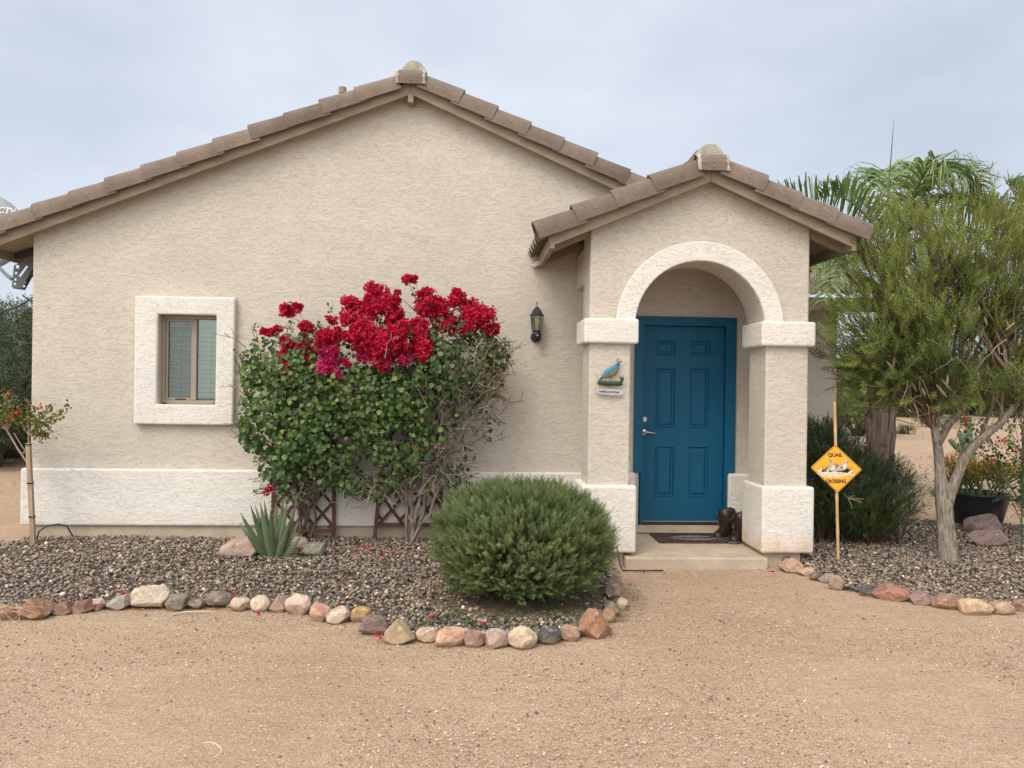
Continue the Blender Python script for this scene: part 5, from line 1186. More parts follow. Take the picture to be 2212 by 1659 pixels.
def bottlebrush():
    rg = np.random.default_rng(55); pr_ = random.Random(55); b = G(2045, 1214, .03)
    t = empty('bottlebrush_tree', tuple(b), 'feathery bottlebrush tree with a forked grey trunk growing in the right gravel bed', 'tree')
    y = b[1]; m = MB()
    def pt(x, yy, dy=0): return W(x, yy, y+dy)
    lf = [pt(2049, 1232), pt(2048, 1210), pt(2046, 1180), pt(2044, 1150), pt(2041, 1120), pt(2040, 1090), pt(2036, 1060, .01), pt(2031, 1025, .02), pt(2028, 980, .05), pt(2020, 930, .05), pt(2016, 880, .1)]; m.tube(lf, [.108, .088, .080, .075, .072, .070, .060, .049, .042, .037, .031], 16)
    rt = [pt(2044, 1120, .01), pt(2048, 1075, -.01), pt(2064, 1038, -.03), pt(2085, 985, -.06), pt(2115, 950, -.1), pt(2160, 915, -.1), pt(2195, 870, -.1)]; m.tube(rt, [.050, .055, .047, .041, .036, .031, .027], 12)
    md = pt(2100, 900, .05); m.tube([pt(2026, 960, .03), pt(2050, 915, .06), pt(2085, 880, .08)], [.035, .03, .025], 8)
    sub = rt[3]; 
    V = np.array(m.v); V += (np.sin(V[:, 2:3]*31+V[:, 0:1]*40)*.006)*np.sign(rg.normal(size=V.shape)); o = link('trunk', V, m.f, M['bark'], t, smooth=True)
    lobes = [Lb(1885, 560, 55, 85, y, .5, .9), Lb(1960, 530, 62, 90, y, .55, .9), Lb(2000, 600, 90, 90, y-.1, .6), Lb(1900, 690, 88, 72, y-.1, .6), Lb(1985, 720, 90, 72, y-.1, .65), Lb(1850, 775, 62, 48, y-.1, .4), Lb(1945, 790, 80, 55, y, .6), Lb(2075, 560, 60, 105, y, .5, .7), Lb(2160, 580, 62, 130, y, .5, .75), Lb(2130, 700, 80, 80, y, .6, .8), Lb(2200, 740, 65, 110, y, .6, .8), Lb(2100, 810, 85, 62, y, .6, .8), Lb(1880, 835, 40, 28, y, .3, .6), Lb(1985, 860, 60, 38, y, .4, .7), Lb(2180, 860, 60, 60, y, .5, .7), Lb(1835, 690, 42, 35, y-.2, .25, .8), Lb(2240, 640, 80, 170, y, .6, .6), Lb(1795, 745, 34, 18, y-.3, .15, .7), Lb(1850, 545, 28, 40, y, .3, .6), Lb(1975, 455, 34, 50, y, .3, .4), Lb(2095, 460, 34, 60, y, .3, .4), Lb(2180, 450, 34, 60, y, .3, .4)]
    # limbs fan up into every lobe
    m = MB(); tips = []
    src = [lf[-1], lf[-2], rt[-1], rt[-2], rt[-3], pt(2085, 880, .08)]
    for l in lobes:
        c = np.array(l[:3])
        for q in range(4):
            e = c+np.array([pr_.uniform(-.6, .6)*l[3], pr_.uniform(-.6, .6)*l[4], pr_.uniform(-.4, .8)*l[5]]); s0 = min(src, key=lambda p: np.linalg.norm(p-c)+pr_.uniform(0, .5))
            P = branch(m, s0, e, .017, .005, pr_, .14, 8, .03, 5, pr_.choice([(.20, .15, .11), (.26, .20, .155), (.15, .10, .075)]), up=.02)
            for k in range(4):
                i0 = 3+k; d = P[i0+1 if i0+1 < len(P) else i0]-P[i0-1]; d /= np.linalg.norm(d); e2 = P[i0]+(d*.8+np.array([pr_.gauss(0, .5), pr_.gauss(0, .5), pr_.gauss(.15, .4)]))*pr_.uniform(.2, .42); Q = branch(m, P[i0], e2, .006, .003, pr_, .12, 5, .03, 4, (.22, .16, .11)); tips.append(Q)
    m.build('branches', M['twig'], t)
    tv, tf = sprig_template(34, .25, .75, .0175, 11)
    n = 2600; P, D, r_ = lobes_pts(lobes, n, rg, .25)
    hole = np.sin(P[:, 0]*6.1+1)*np.sin(P[:, 2]*6.7+.5)+.6*np.sin(P[:, 0]*13+2)*np.sin(P[:, 2]*12.1+P[:, 1]*5); k = rg.uniform(size=n) < np.clip(.58+.95*hole, .02, 1); P, D = P[k], D[k]
    tp = np.array([q for T_ in tips for q in T_[1:]]); n0 = len(P); P = np.concatenate([P, tp+rg.normal(0, .02, tp.shape)]); n = len(P)
    cc = np.array([W(2030, 900, y)]*n); out = P-cc; out /= np.linalg.norm(out, axis=1, keepdims=True); up = out*.8+np.array([0, 0, .35])+rg.normal(0, .38, (n, 3)); zz = P[:, 2]
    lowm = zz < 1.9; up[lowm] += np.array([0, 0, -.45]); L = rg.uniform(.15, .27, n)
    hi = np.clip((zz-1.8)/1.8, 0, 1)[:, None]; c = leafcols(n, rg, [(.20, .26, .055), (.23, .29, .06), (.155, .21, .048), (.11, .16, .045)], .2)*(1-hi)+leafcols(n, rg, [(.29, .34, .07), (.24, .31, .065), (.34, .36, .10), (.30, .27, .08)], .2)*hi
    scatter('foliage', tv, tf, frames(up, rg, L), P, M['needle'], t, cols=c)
    # dry seed twigs hanging low in the crown
    m = MB()
    for i in range(110):
        a = np.array([pr_.uniform(*(W(1900, 800, y)[0], W(2200, 800, y)[0])), y+pr_.uniform(-.5, .4), pr_.uniform(1.35, 2.1)]); branch(m, a, a+np.array([pr_.gauss(0, .10), pr_.gauss(0, .06), -pr_.uniform(.08, .30)]), .004, .002, pr_, .15, 4, .05, 4, pr_.choice([(.34, .25, .19), (.26, .18, .13), (.42, .33, .26)]))
    for i in range(34):
        a = np.array([pr_.uniform(W(1850, 800, y)[0], W(2200, 800, y)[0]), y+pr_.uniform(-.5, .3), pr_.uniform(1.6, 2.6)]); d = np.array([pr_.gauss(0, .04), 0, -pr_.uniform(.06, .11)]); m.tube([a, a+d*.3, a+d*.7, a+d], [.005, .011, .011, .004], 5, col=(.28, .21, .17))
    m.build('dry_twigs', M['twig'], t)
bottlebrush()

def palm(px, pbase_y, ypos, ctop, lab, fr, seed, trunk_w=.165, lean=0):
    rg = random.Random(seed); s = (ypos+8)/FPX
    b = W(px, 1000, ypos); b[2] = 0; t = empty('palm_tree', tuple(b), lab, 'palm tree', 'palms behind the bottlebrush tree'); top = W(ctop[0], ctop[1], ypos)
    m = MB(); n = 22; P = [lerp(b, top, i/n) for i in range(n+1)]; m.tube(P, [trunk_w*(1.0-.25*i/n)*(1+.05*math.sin(i*2.1)) for i in range(n+1)], 18)
    V = np.array(m.v); nz = np.random.default_rng(seed); ang = np.arctan2(V[:, 1]-b[1], V[:, 0]-b[0]); V[:, 0] += .02*np.sin(ang*9)*np.cos(ang); V[:, 1] += .02*np.sin(ang*9)*np.sin(ang); link('trunk', V, m.f, M['palmtrunk'], t, smooth=True)
    m = MB()
    for i in range(46):
        a = rg.uniform(0, 2*math.pi); z = rg.uniform(.3, top[2]-.1); r1 = trunk_w*(1-.25*z/top[2]); c0 = np.array([b[0]+(top[0]-b[0])*z/top[2]+r1*math.cos(a), b[1]+r1*math.sin(a), z]); m.bar(c0, c0+np.array([.03*math.cos(a), .03*math.sin(a), rg.uniform(.2, .45)]), rg.uniform(.05, .10), .015, (math.cos(a), math.sin(a), 0))
    m.build('frond_bases', M['palmtrunk'], t)
    nr = np.random.default_rng(seed)
    for (az, el, L, droop, *upb) in fr:
        upb = upb[0] if upb else 0.0
        d = np.array([math.cos(az)*math.cos(el), math.sin(az)*math.cos(el), math.sin(el)]); N = 24; P = []; 
        for i in range(N+1):
            u_ = i/N; P.append(top+d*L*u_+np.array([0, 0, -1])*droop*L*u_**2.6)
        f = MB(); f.tube(P, [.022*(1-u_/N)+.004 for u_ in range(N+1)], 5, col=(.16, .20, .06))
        for i in range(3, N):
            u_ = i/N; T_ = P[i+1]-P[i-1] if i < N else P[i]-P[i-1]; T_ /= np.linalg.norm(T_); sd_ = np.cross(T_, [0, 0, 1]); sd_ /= np.linalg.norm(sd_)+1e-6; nn = np.cross(sd_, T_)
            for rep in range(3):
                for sg in (-1, 1):
                    ll = (.22+.14*L)*math.sin(math.pi*min(1, .12+u_*.9))**.6*rg.uniform(.75, 1.1)+.06; q = P[i]+T_*rg.uniform(-.03, .03); dirv = sd_*sg*rg.uniform(.65, 1)*(1-.45*min(1, upb))+T_*rg.uniform(.35, .75)+nn*(rg.uniform(-.15, .55)+upb); dirv /= np.linalg.norm(dirv); w = .0125; pts = [q+dirv*ll*k-np.array([0, 0, 1])*ll*(.62-.25*min(1, upb))*(k**2.4)*rg.uniform(.5, 1.3) for k in (0, .3, .6, .82, 1)]
                    wd = np.cross(dirv, nn); wd /= np.linalg.norm(wd)+1e-6; V = []; ws = (w*.5, w, w*.9, w*.6, .001)
                    for pp_, w_ in zip(pts, ws): V += [pp_-wd*w_, pp_+wd*w_]
                    g = rg.uniform(.75, 1.25); f.add(V, [[2*k, 2*k+1, 2*k+3, 2*k+2] for k in range(4)], (.15*g, .24*g, .065*g) if rg.random() > .18 else (.30*g, .33*g, .11*g))
        f.build('frond', M['leaf'], t)
    if px < 2000:
        f = MB(); a = W(1905, 600, ypos); e = W(1931, 256, ypos); f.tube([a, lerp(a, e, .5), lerp(a, e, .85), e], [.02, .012, .006, .0015], 6, col=(.13, .18, .06)); f.build('spear_leaf', M['leaf'], t)
D_ = rad
palm(1892, 990, 1.6, (1930, 548), 'queen palm with a thick fibrous trunk behind the dark rosemary shrub',
     [(D_(176), D_(40), 2.15, .36, 1.3), (D_(190), D_(52), 1.8, .45, .9), (D_(30), D_(71), 2.9, .60), (D_(75), D_(73), 2.8, .58), (D_(345), D_(68), 2.8, .66), (D_(290), D_(70), 2.5, .66), (D_(10), D_(55), 2.5, .6), (D_(190), D_(5), 1.6, .5), (D_(215), D_(2), 1.7, .5), (D_(165), D_(15), 1.7, .6), (D_(350), D_(30), 1.9, .6), (D_(120), D_(45), 1.8, .6)], 3)
palm(2235, 990, 2.4, (2235, 560), 'second palm at the right edge, its fronds rising behind the bottlebrush',
     [(D_(178), D_(30), 1.9, .25, 1.3), (D_(160), D_(50), 1.9, .3, 1.1), (D_(200), D_(38), 1.7, .3, 1.2), (D_(100), D_(74), 1.8, .3, .8), (D_(30), D_(60), 1.8, .5), (D_(165), D_(5), 1.6, .5), (D_(235), D_(50), 1.8, .4, .6)], 4, .14)
def pot_plant():
    b = G(2134, 1144, .03); s = depth(b)/FPX; r1 = 64*s; r0_ = 44*s; h = 80*s
    c = np.array([b[0], b[1]+r0_*.8, .01]); t = empty('plant_pot', tuple(c), 'big black glazed pot behind the boulders on the right', 'pot')
    m = MB(); m.lathe(c, [(r0_*.95, 0), (r0_, .02), (r0_*1.15, h*.35), (r1*.92, h*.75), (r1*.97, h*.93), (r1*1.0, h*.96), (r1, h), (r1*.93, h), (r1*.90, h*.85)], 40)
    V = np.array(m.v); cols = np.tile((.020, .024, .030), (len(V), 1)); low = V[:, 2] < c[2]+h*(.30+.07*np.sin(V[:, 0]*18)); cols[low] = (.10, .065, .085); link('body', V, m.f, attr_mat('glazed_pot', .35, .2, 14, 0, .5), t, smooth=True, cols=cols)
    m = MB(); m.lathe(c+np.array([0, 0, h*.8]), [(r1*.9, 0), (r1*.9, .01)], 30); m.build('potting_soil', M['litter'], t)
    p = empty('pencil_cactus', (c[0], c[1], h), 'orange and green pencil cactus overflowing the big black pot', 'succulent'); pr_ = random.Random(3); m = MB()
    def grow(a, d, L, r_, dep):
        e = a+d*L; hh = (e[2]-.45)/.55; col = lerp((.12, .20, .05), (.58, .30, .07), min(1, max(0, (hh-.15)*1.4*pr_.uniform(.7, 1.3)))) if dep > 1 else (.16, .22, .08)
        m.tube([a, lerp(a, e, .5)+np.array([pr_.gauss(0, .01), pr_.gauss(0, .01), 0]), e], [r_, r_*.9, r_*.8], 5, col=tuple(col))
        if dep < 4:
            for i in range(pr_.choice([2, 3, 3])):
                d2 = d+np.array([pr_.gauss(0, .55), pr_.gauss(0, .5), pr_.gauss(.2, .3)]); d2 /= np.linalg.norm(d2); grow(e, d2, L*pr_.uniform(.6, .9), r_*.85, dep+1)
    for i in range(30):
        a = pr_.uniform(0, 6.28); q = pr_.uniform(.2, 1)*r1*.8; d = np.array([math.cos(a)*.75*q/r1, math.sin(a)*.6*q/r1, 1]); d /= np.linalg.norm(d); grow(c+np.array([q*math.cos(a), q*math.sin(a), h*.8]), d, pr_.uniform(.12, .18), .009, 0)
    for i in range(9):
        a = pr_.uniform(2.4, 5.4); q = r1*.85; d = np.array([math.cos(a), math.sin(a), -.1]); grow(c+np.array([q*math.cos(a), q*math.sin(a), h*.92]), d/np.linalg.norm(d), .09, .008, 2)
    m.build('stems', M['cactus'], p, smooth=True)
pot_plant()

def shrubs():
    # honeysuckle-like bushes with orange flowers
    rg = np.random.default_rng(66); pr_ = random.Random(66)
    def flower_bits(t, pts, r_=.03, n=14):
        for p in pts:
          P = np.repeat(np.array(p)[None], n, 0)+rg.normal(0, r_*.5, (n, 3)); N = len(P)
          scatter('flower_cluster', LEAF_V*np.array([.5, 1, 1.2]), LEAF_F, frames(rg.normal(size=(N, 3)), rg, rg.uniform(.02, .035, N)), P, M['petal'], t, cols=leafcols(N, rg, [(.72, .11, .02), (.78, .17, .04), (.6, .06, .02)], .15))
    b = G(72, 1178, .03); y = b[1]; t = empty('young_tree', tuple(b), 'spindly young tree with orange flowers staked at the left corner of the house', 'young tree')
    m = MB()
    q = lambda a, c, dy=0: W(a, c, y+dy)
    tr = [q(74, 1180, .03), q(72, 1100, .03), q(70, 1040, .03), q(66, 1000, .02), q(62, 950, .02), q(62, 905, .02)]; m.tube(tr, [.012, .011, .010, .010, .009, .006], 7, col=(.34, .26, .18))
    m.tube([q(66, 1010, .0), q(40, 972), q(15, 930), q(-5, 905)], [.010, .009, .008, .005], 6, col=(.42, .34, .24)); m.tube([q(64, 985), q(48, 965), q(30, 935)], [.006, .005, .004], 5, col=(.42, .34, .24))
    ends = []
    for e in ((145, 885), (125, 895), (105, 880), (90, 905), (110, 935), (60, 870), (35, 890), (20, 870), (45, 910), (5, 900), (10, 850), (75, 885), (95, 940), (-20, 880), (-30, 920)):
        P = branch(m, q(63, 940) if e[0] > 40 else q(15, 930), q(e[0], e[1], pr_.uniform(-.12, .12)), .005, .002, pr_, .12, 6, .02, 5, (.40, .30, .20)); ends.append(P)
    m.build('trunk', M['twig'], t)
    P = np.concatenate([np.repeat(np.array(p)[None], 16, 0)+rg.normal(0, .028, (16, 3)) for E_ in ends for p in E_[3:]]); n = len(P)
    scatter('leaves', LEAF_V*np.array([1.2, 1, 1]), LEAF_F, frames(rg.normal(size=(n, 3))+np.array([0, -.3, .2]), rg, rg.uniform(.018, .032, n)), P, M['leaf'], t, cols=leafcols(n, rg, [(.20, .24, .045), (.10, .15, .035), (.20, .22, .05), (.22, .14, .05)], .2))
    flower_bits(t, [q(80, 938), q(38, 895), q(18, 850), q(88, 880), q(15, 912), q(36, 892)])
    s = empty('tree_stake', tuple(G(76, 1182, .02)), 'square weathered wooden stake beside the young tree at left', 'stake'); m = MB(); a = q(73, 1185, -.03); a[2] = -.02; e = q(61, 957, -.03); m.bar(a, e, .040, .035); m.build('post', M['stake'], s, bevel=.002)
    m = MB()
    for yy in (960, 1040, 1110): k = lerp(a, e, (1182-yy)/(1182-957)); m.tube([k+np.array([.028*math.cos(w), .0+.028*math.sin(w), .004*math.sin(3*w)]) for w in np.linspace(0, 6.28, 13)], .005, 5)
    m.build('tie', M['rubber'], s)
    # orange-flowered shrub with green stake on the right
    y = .3; b = W(2240, 1150, y); b[2] = .03; t = empty('flowering_shrub', tuple(b), 'lanky leafy shrub with orange-red flowers at the right edge beside a thin green stake', 'shrub'); m = MB(); q = lambda a, c, dy=0: W(a, c, y+dy); ends = []
    for e in ((2080, 900), (2110, 945), (2150, 990), (2190, 960), (2210, 1000), (2140, 930), (2220, 920), (2205, 1050), (2060, 885), (2165, 895), (2230, 1050), (2120, 900)): ends.append(branch(m, b+np.array([pr_.uniform(-.05, .05), 0, 0]), q(e[0], e[1], pr_.uniform(-.3, .2)), .007, .002, pr_, .2, 9, .03, 5, (.24, .18, .12)))
    m.build('branches', M['twig'], t)
    P = np.concatenate([np.repeat(np.array(p)[None], 17, 0)+rg.normal(0, .045, (17, 3)) for E_ in ends for p in E_[5:]]); n = len(P)
    scatter('leaves', LEAF_V*np.array([1.2, 1, 1]), LEAF_F, frames(rg.normal(size=(n, 3))+np.array([0, -.3, .2]), rg, rg.uniform(.022, .038, n)), P, M['leaf'], t, cols=leafcols(n, rg, [(.08, .14, .035), (.11, .18, .045), (.06, .10, .03)], .2)); flower_bits(t, [q(2085, 905, -.3), q(2088, 912, -.3), q(2170, 952, -.2), q(2165, 955, -.2), q(2190, 975, -.3), q(2146, 1000, -.3)], .035, 18)
    m = MB(); a = G(2206, 1205, .0); m.tube([a, a+np.array([.0, 0, .85])], .006, 6)
    for k in range(7): z = .06+.11*k; m.tube([a+np.array([-.007, 0, z]), a+np.array([.007, 0, z+.02])], .008, 5)
    tag(m.build('garden_stake', simple('green_plastic', (.01, .075, .035), .5, var=.1)), 'thin dark green garden stake at the right edge', 'stake')
    # little cholla-like cactus behind
    y = 4.0; t = empty('columnar_cactus', tuple(W(2090, 1010, y)*np.array([1, 1, 0])), 'small pale green cactus with slanting arms seen between the trunks', 'cactus'); m = MB(); q = lambda a, c: W(a, c, y)
    for P, r_ in (([q(2098, 1020), q(2088, 975), q(2076, 935)], .075), ([q(2085, 985), q(2066, 965), q(2052, 950)], .05), ([q(2100, 1030), q(2098, 990), q(2092, 900)], .06)): m.tube(P, [r_, r_, r_*.7], 10, col=(.15, .22, .12))
    m.build('stems', M['cactus'], t, smooth=True)
shrubs()

# ------------------------------------------------------------------ quail sign
def quail_sign():
    b = G(1811, 1216, .02); y = b[1]; t0 = W(1803, 868, y)
    st = empty('bamboo_stake', tuple(b), 'tall bamboo stake carrying the yellow quail crossing sign', 'stake')
    m = MB(); n = 30; zs = np.linspace(0, 1, n); rr = []
    P = [lerp(b-np.array([0, 0, .03]), t0, z) for z in zs]; rr = [.0135 if i % 6 else .0155 for i in range(n)]; m.tube(P, rr, 10); m.build('cane', M['bamboo'], st, smooth=True)
    ys = y-.020; c = W(1806.5, 1012, ys); t = empty('quail_crossing_sign', tuple(c), 'yellow diamond sign reading quail crossing with drawn quail', 'sign')
    Lx, Rx, Tp, Bt = W(1751, 1010, ys), W(1862, 1014.5, ys), W(1804.5, 960.5, ys), W(1809.5, 1064.5, ys)
    def diamond(k, yy): 
        pts = []
        cor = [Lx, Bt, Rx, Tp]
        for i, q in enumerate(cor):
            pv = cor[i-1]; nx = cor[(i+1) % 4]; q2 = c+(q-c)*k
            a = q2+(pv-q)*.05; e = q2+(nx-q)*.05
            for u_ in np.linspace(0, 1, 5): p = (1-u_)**2*a+2*u_*(1-u_)*q2+u_*u_*e; p = p.copy(); p[1] = yy; pts.append(p)
        return pts
    m = MB(); m.prism(diamond(1.0, ys), (0, .004, 0)); m.build('plate', M['yellow'], t)
    m = MB(); m.prism(diamond(.965, ys-.0012), (0, .001, 0), holes=[diamond(.945, ys-.0012)]); m.build('border', M['signblack'], t)
    def S(x, yy, k=0): return W((3000+x*300/1659)*.576, (1600+yy*300/1659)*.576, ys-.0016-.0006*k)
    ux = S(1000, 0)-S(0, 0); ux /= np.linalg.norm(ux); uz = np.array([0, 0, 1.0]); sc = np.linalg.norm(S(1000, 800)-S(0, 800))/1000
    text_part('lettering', 'QUAIL', 105*sc, S(733, 590), ux, uz, M['signblack'], t, offset=.0012, extrude=.0006, squash=.98)
    text_part('lettering', 'CROSSING', 105*sc, S(745, 1137), ux, uz, M['signblack'], t, offset=.0012, extrude=.0006, squash=.84)
    def flat(name, pts, mat, k): m = MB(); m.prism([S(a, e, k) for a, e in pts], (0, .0005, 0)); return m.build(name, mat, t)
    flat('sand_patch', [(350, 975), (420, 1010), (470, 1045), (560, 1058), (700, 1055), (830, 1058), (900, 1025), (1000, 1015), (1130, 1008), (1150, 990), (1050, 950), (900, 930), (700, 925), (500, 935), (380, 950)], M['signsand'], 0)
    flat('shadow', [(450, 935), (560, 850), (640, 800), (760, 860), (880, 800), (960, 850), (1010, 900), (1060, 930), (1130, 975), (1000, 965), (880, 945), (760, 935), (600, 940)], M['signblack'], 1)
    m = MB(); pr_ = random.Random(2)
    for x0, x1, yb in ((380, 580, 930), (700, 850, 880), (960, 1080, 930)):
        for i in range(15):
            x = pr_.uniform(x0, x1); hh = pr_.uniform(70, 150); dx = pr_.uniform(-60, 60); a = [S(x-4, yb, 1), S(x+4, yb, 1), S(x+dx, yb-hh, 1)]; m.prism(a, (0, .0005, 0))
    m.build('drawn_grass', M['signblack'], t)
    flat('drawn_quail', [(500, 935), (560, 880), (590, 830), (620, 790), (640, 760), (628, 725), (612, 712), (630, 695), (660, 682), (690, 700), (692, 740), (712, 790), (738, 830), (735, 880), (700, 915), (650, 922), (600, 900), (550, 925)], M['signgrey'], 2)
    flat('drawn_quail', [(640, 950), (720, 890), (780, 830), (840, 790), (895, 760), (915, 725), (950, 708), (1000, 715), (1015, 735), (985, 750), (985, 790), (975, 850), (940, 890), (890, 910), (800, 918), (720, 930)], M['signgrey'], 2)
    flat('drawn_breast', [(650, 830), (700, 800), (730, 840), (725, 885), (690, 905), (640, 890)], M['signlight'], 3)
    flat('drawn_breast', [(900, 790), (960, 760), (975, 800), (960, 860), (920, 890), (880, 860)], M['signlight'], 3)
    for a, d in ((350, 0), (490, 50), (640, 70), (985, 30)):
        flat('drawn_chick', [(a, 935+d), (a+40, 895+d), (a+75, 880+d), (a+85, 850+d), (a+110, 855+d), (a+112, 890+d), (a+95, 930+d), (a+50, 945+d)], M['signlight'], 3)
    m = MB()
    for P in ([(655, 685), (625, 680), (585, 690)], [(980, 712), (1020, 710), (1050, 735)], [(1090, 890), (1115, 885)]):
        for a, e in zip(P[:-1], P[1:]): m.bar(S(*a, 4), S(*e, 4), .0016, .0006)
    for x, yy in ((800, 925), (880, 925), (400, 945), (530, 995), (690, 1015), (1030, 975)): m.bar(S(x, yy, 4), S(x+8, yy+40, 4), .0014, .0006); m.bar(S(x-12, yy+42, 4), S(x+35, yy+42, 4), .0018, .0006)
    m.prism([S(*q, 4) for q in ((832, 855), (880, 835), (905, 850), (870, 862))], (0, .0005, 0)); m.prism([S(*q, 4) for q in ((618, 715), (640, 735), (650, 712))], (0, .0005, 0)); m.prism([S(*q, 4) for q in ((975, 735), (1010, 740), (985, 758))], (0, .0005, 0))
    m.build('drawn_lines', M['signblack'], t)
    m = MB()
    for q in (S(728, 392), S(758, 1357)): m.tube([q, q-np.array([0, .004, 0])], .005, 8)
    m.build('screw', M['metal'], t)
quail_sign()

# ------------------------------------------------------------------ irrigation tubes, dry stems
def tubes():
    m = MB(); m.tube([G(79, 1168, .03), W(84, 1148, -.45), W(100, 1137, -.40), W(125, 1132, -.35), W(145, 1137, -.30), W(157, 1158, -.28)], .007, 6); tag(m.build('irrigation_tube', M['rubber'], smooth=True), 'black drip tube arching beside the stake at the left corner', 'tube', 'black irrigation tubes')
    m = MB(); m.tube([W(1332, 1180, -1.14), W(1336, 1200, -1.18), W(1340, 1222, -1.20), G(1345, 1232, .01), G(1390, 1233, .012), G(1432, 1232, .012)], .006, 6); tag(m.build('irrigation_tube', M['rubber'], smooth=True), 'black drip tube running from the left pillar footing along the porch step', 'tube', 'black irrigation tubes')
    m = MB(); m.tube([G(1690, 1232, .01), W(1688, 1215, -1.2), W(1693, 1204, -1.2), W(1702, 1202, -1.18), W(1712, 1212, -1.12)], .006, 6); tag(m.build('irrigation_tube', M['rubber'], smooth=True), 'black drip tube hooked over the flat pink stone at the right pillar', 'tube', 'black irrigation tubes')
    sm = simple('dry_straw', (.62, .50, .33), .8, var=.2)
    m = MB(); m.tube([G(*q, .006) for q in ((438, 1604), (452, 1603), (466, 1606), (478, 1616), (479, 1624), (470, 1632), (460, 1636))], [.002, .003, .003, .0035, .003, .003, .002], 5); tag(m.build('fallen_straw', sm, smooth=True), 'pale curled dry stem lying on the drive in the foreground', 'straw')
    m = MB(); m.tube([G(*q, .006) for q in ((2140, 1571), (2170, 1574), (2212, 1573))], .003, 5); tag(m.build('fallen_straw', M['stem']), 'thin dark dry stem on the drive near the right edge', 'straw')
    m = MB(); m.tube([G(*q, .012) for q in ((372, 1326), (400, 1322), (440, 1321), (462, 1322))], [.003, .004, .004, .002], 5); tag(m.build('fallen_straw', sm), 'straw-coloured dry stem lying in front of the grey border stones', 'straw')
    pr_ = random.Random(1); m = MB(); c = G(22, 1338, 0)
    for i in range(46):
        a = c+np.array([pr_.uniform(-.09, .09), pr_.uniform(-.04, .04), 0]); m.tube([a, a+np.array([pr_.gauss(0, .03), -.02, pr_.uniform(.04, .10)]), a+np.array([pr_.gauss(0, .07), -.04, pr_.uniform(.05, .14)])], [.002, .0016, .0008], 4)
    tag(m.build('dry_grass_tuft', sm), 'tuft of dry grass in front of the first border stone at left', 'dry grass')
tubes()

# ------------------------------------------------------------------ background desert trees
def desert_tree(name, lab, px, yb, y, rx, rz, zc, n, leaf, pal, seed, lobn=9, ryd=None):
    rg = np.random.default_rng(seed); pr_ = random.Random(seed); b = W(px, 900, y); b[2] = .0+(.35 if y > 38 and px > 1500 else 0)
    t = empty(name, tuple(b), lab, 'tree' if 'tree' in name else 'bush', 'desert trees and bushes behind the house'); ryd = ryd or rx
    lobes = []
    for i in range(lobn):
        a = pr_.uniform(0, 6.28); q = pr_.uniform(.2, .75); lobes.append((b[0]+math.cos(a)*q*rx, y+math.sin(a)*q*ryd, zc+pr_.uniform(-.6, .6)*rz, rx*pr_.uniform(.3, .55), ryd*pr_.uniform(.3, .55), rz*pr_.uniform(.3, .55), 1))
    m = MB(); r0_ = max(.04, rx*.05)
    for i, l in enumerate(lobes): branch(m, b+np.array([pr_.uniform(-.1, .1)*rx, 0, -.05]), l[:3], r0_, r0_*.3, pr_, .15, 7, .03, 5, (.09, .065, .05))
    for i in range(40):
        l = lobes[pr_.randrange(lobn)]; branch(m, l[:3], np.array(l[:3])+np.array([pr_.gauss(0, .8)*l[3], pr_.gauss(0, .8)*l[4], pr_.gauss(.1, .8)*l[5]]), r0_*.35, r0_*.12, pr_, .12, 5, .04, 4, (.11, .08, .06))
    m.build('trunk', M['twig'], t)
    P, D, r_ = lobes_pts(lobes, n, rg, .4); tv, tf = sprig_template(9, .42, .5, .05, seed, stem=False); P[:, 2] = np.maximum(P[:, 2], b[2]+.05)
    scatter('crown', tv, tf, frames(D+rg.normal(0, .6, (n, 3))+np.array([0, 0, .2]), rg, rg.uniform(.7, 1.4, n)*leaf), P, M['needle'], t, cols=leafcols(n, rg, pal, .25))
DG = [(.055, .085, .04), (.075, .11, .05), (.045, .07, .035), (.10, .13, .065)]; LG = [(.13, .17, .075), (.10, .14, .06), (.16, .20, .09), (.08, .11, .05)]; YG = [(.17, .21, .07), (.13, .18, .06), (.20, .22, .09)]
desert_tree('mesquite_tree', 'dense dark mesquite tree beyond the left corner of the house', -30, 1040, 6.5, 2.0, 1.7, 1.85, 6500, .16, DG, 71, 12)
desert_tree('mesquite_tree', 'taller grey-green mesquite tree behind the first one at far left', 10, 1000, 11.5, 2.4, 1.6, 2.2, 5200, .22, DG, 72, 12)
desert_tree('desert_bush', 'low dark bush at the foot of the mesquites at far left', 30, 1040, 8.2, 1.2, .6, .55, 2600, .14, DG, 73, 8)
desert_tree('palo_verde_tree', 'pale yellow-green palo verde tree right of the rear wing of the house', 1850, 900, 17, 1.5, 1.3, 1.6, 3800, .16, YG, 74, 10)
desert_tree('palo_verde_tree', 'rounded green palo verde tree seen behind the bamboo stake', 1815, 900, 25, 2.4, 1.5, 1.6, 3500, .25, LG, 75, 10)
desert_tree('palo_verde_tree', 'distant green palo verde tree right of the palm trunk', 1975, 900, 30, 3.0, 1.4, 1.6, 3500, .28, LG, 76, 10)
desert_tree('mesquite_tree', 'distant dark mesquite tree seen through the bottlebrush trunks', 2070, 900, 34, 3.4, 1.7, 1.8, 3500, .3, DG, 77, 10)
desert_tree('palo_verde_tree', 'distant light green palo verde tree at the right edge', 2190, 900, 31, 3.0, 1.6, 1.8, 3500, .28, LG, 78, 10)
desert_tree('mesquite_tree', 'far dark green mesquite tree on the horizon behind the palm trunk', 1900, 900, 44, 5, 1.9, 2.0, 3200, .42, DG, 79, 10)
desert_tree('mesquite_tree', 'far mesquite tree on the horizon near the right edge', 2130, 900, 47, 5.5, 1.9, 2.0, 3200, .42, DG, 80, 10)
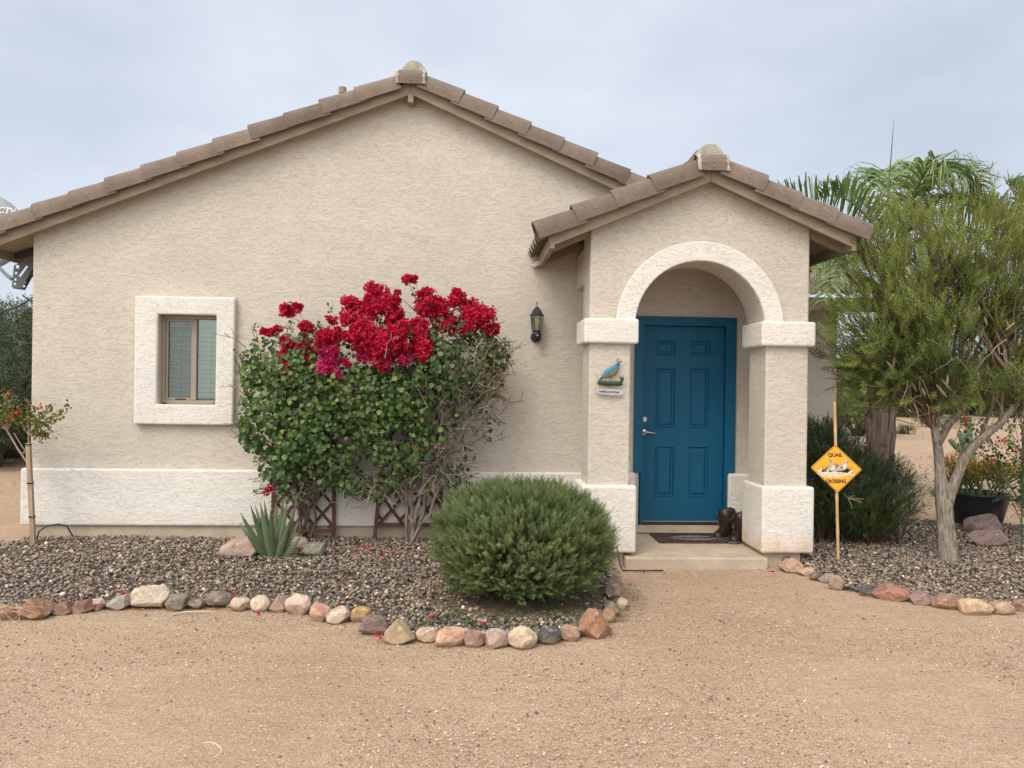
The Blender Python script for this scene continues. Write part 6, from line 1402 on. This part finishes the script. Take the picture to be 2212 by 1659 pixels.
desert_tree('desert_bush', 'leafless grey-green desert bush on the dirt behind the pot', 2030, 930, 22, .9, .45, .4, 900, .12, LG, 81, 6)
desert_tree('desert_bush', 'small dry bush on the dirt right of the palm trunk', 1960, 930, 18, .45, .25, .22, 500, .08, LG, 82, 5)
def far_scrub():
    rg = np.random.default_rng(90); n = 21000; x = rg.uniform(-190, 260, n); y = rg.uniform(50, 85, n); z = np.abs(rg.normal(0, 1, n))*(1.2+.7*np.sin(x*.35)+.5*np.sin(x*.13+2)); P = np.column_stack([x, y, np.clip(z, 0, 4.2)+.35])
    tv, tf = sprig_template(9, .45, .5, .07, 1, stem=False); o = scatter('desert_scrub', tv, tf, frames(rg.normal(size=(n, 3))+np.array([0, 0, .5]), rg, rg.uniform(.9, 1.8, n)), P, M['needle'], cols=leafcols(n, rg, [(.09, .12, .07), (.11, .14, .085), (.07, .095, .055)], .2)); tag(o, 'continuous band of desert scrub on the horizon', 'scrub', None, 'stuff')
far_scrub()

def dry_cover():
    rg = np.random.default_rng(91); n = 5200; y = 2.5+38*rg.uniform(size=n)**1.3; x = rg.uniform(-14, 24, n)+y*.25; k = ((x > 4.6) | (x < -6)) & (np.sin(x*.9+1)*np.sin(y*.6)+rg.normal(0, .5, n) > .35); x, y = x[k], y[k]; n = len(x)
    P = np.column_stack([x, y, np.clip((y-10)/30, 0, 1)*0.35*np.clip((x-3)/4, 0, 1)]); tv, tf = sprig_template(8, .5, .6, .02, 2, stem=True)
    o = scatter('dry_ground_cover', tv, tf, frames(rg.normal(0, .35, (n, 3))+np.array([0, 0, 1]), rg, rg.uniform(.05, .16, n)), P, M['twig'], cols=leafcols(n, rg, [(.30, .24, .15), (.22, .20, .11), (.18, .13, .09), (.16, .19, .08)], .2)); tag(o, 'low dry tufts scattered over the bare desert dirt', 'ground cover', None, 'stuff')
    n = 5000; y = 1.6+16*rg.uniform(size=n)**1.5; x = rg.uniform(4, 12, n)+y*.2; sz = rg.uniform(.006, .022, n); R = frames(np.column_stack([rg.normal(0, .3, n), rg.normal(0, .3, n), np.ones(n)]), rg, 1.0)*np.stack([sz*1.3, sz, sz*.6], 1)[:, None, :]
    o = scatter('desert_pebbles', ICO1[0], ICO1[1], R, np.column_stack([x, y, np.full(n, .006)]), M['pebble'], cols=leafcols(n, rg, [(.40, .30, .21), (.28, .20, .15), (.52, .42, .32), (.20, .16, .13)], .2)); tag(o, 'loose pebbles on the desert dirt behind the right gravel bed', 'pebbles', None, 'stuff')
dry_cover()

def drive_bits():
    rg = np.random.default_rng(92); n = 70; y = rg.uniform(-5.2, -1.6, n); x = rg.uniform(-.62, .66, n)*(y+8)+.3; P = np.column_stack([x, y, np.full(n, .008)]); P = P[~(inpoly(P[:, :2], PL) | inpoly(P[:, :2], PR))]; P = np.concatenate([P, G(1447, 1400, .01)[None]]); n = len(P)
    c = leafcols(n, rg, [(.12, .09, .06), (.20, .15, .09), (.09, .11, .05), (.06, .05, .04)], .2); c[-1] = (.10, .22, .06); L = rg.uniform(.010, .024, n); L[-1] = .03
    o = scatter('leaf_bits', LEAF_V*np.array([.7, 1, 1]), LEAF_F, frames(np.column_stack([rg.normal(size=(n, 2)), rg.normal(0, .1, n)]), rg, L, upfix=np.tile([0, 0, 1.0], (n, 1))+rg.normal(0, .2, (n, 3))), P, M['leaf'], cols=c); tag(o, 'small dry leaf bits blown over the drive', 'leaves', None, 'stuff')
drive_bits()
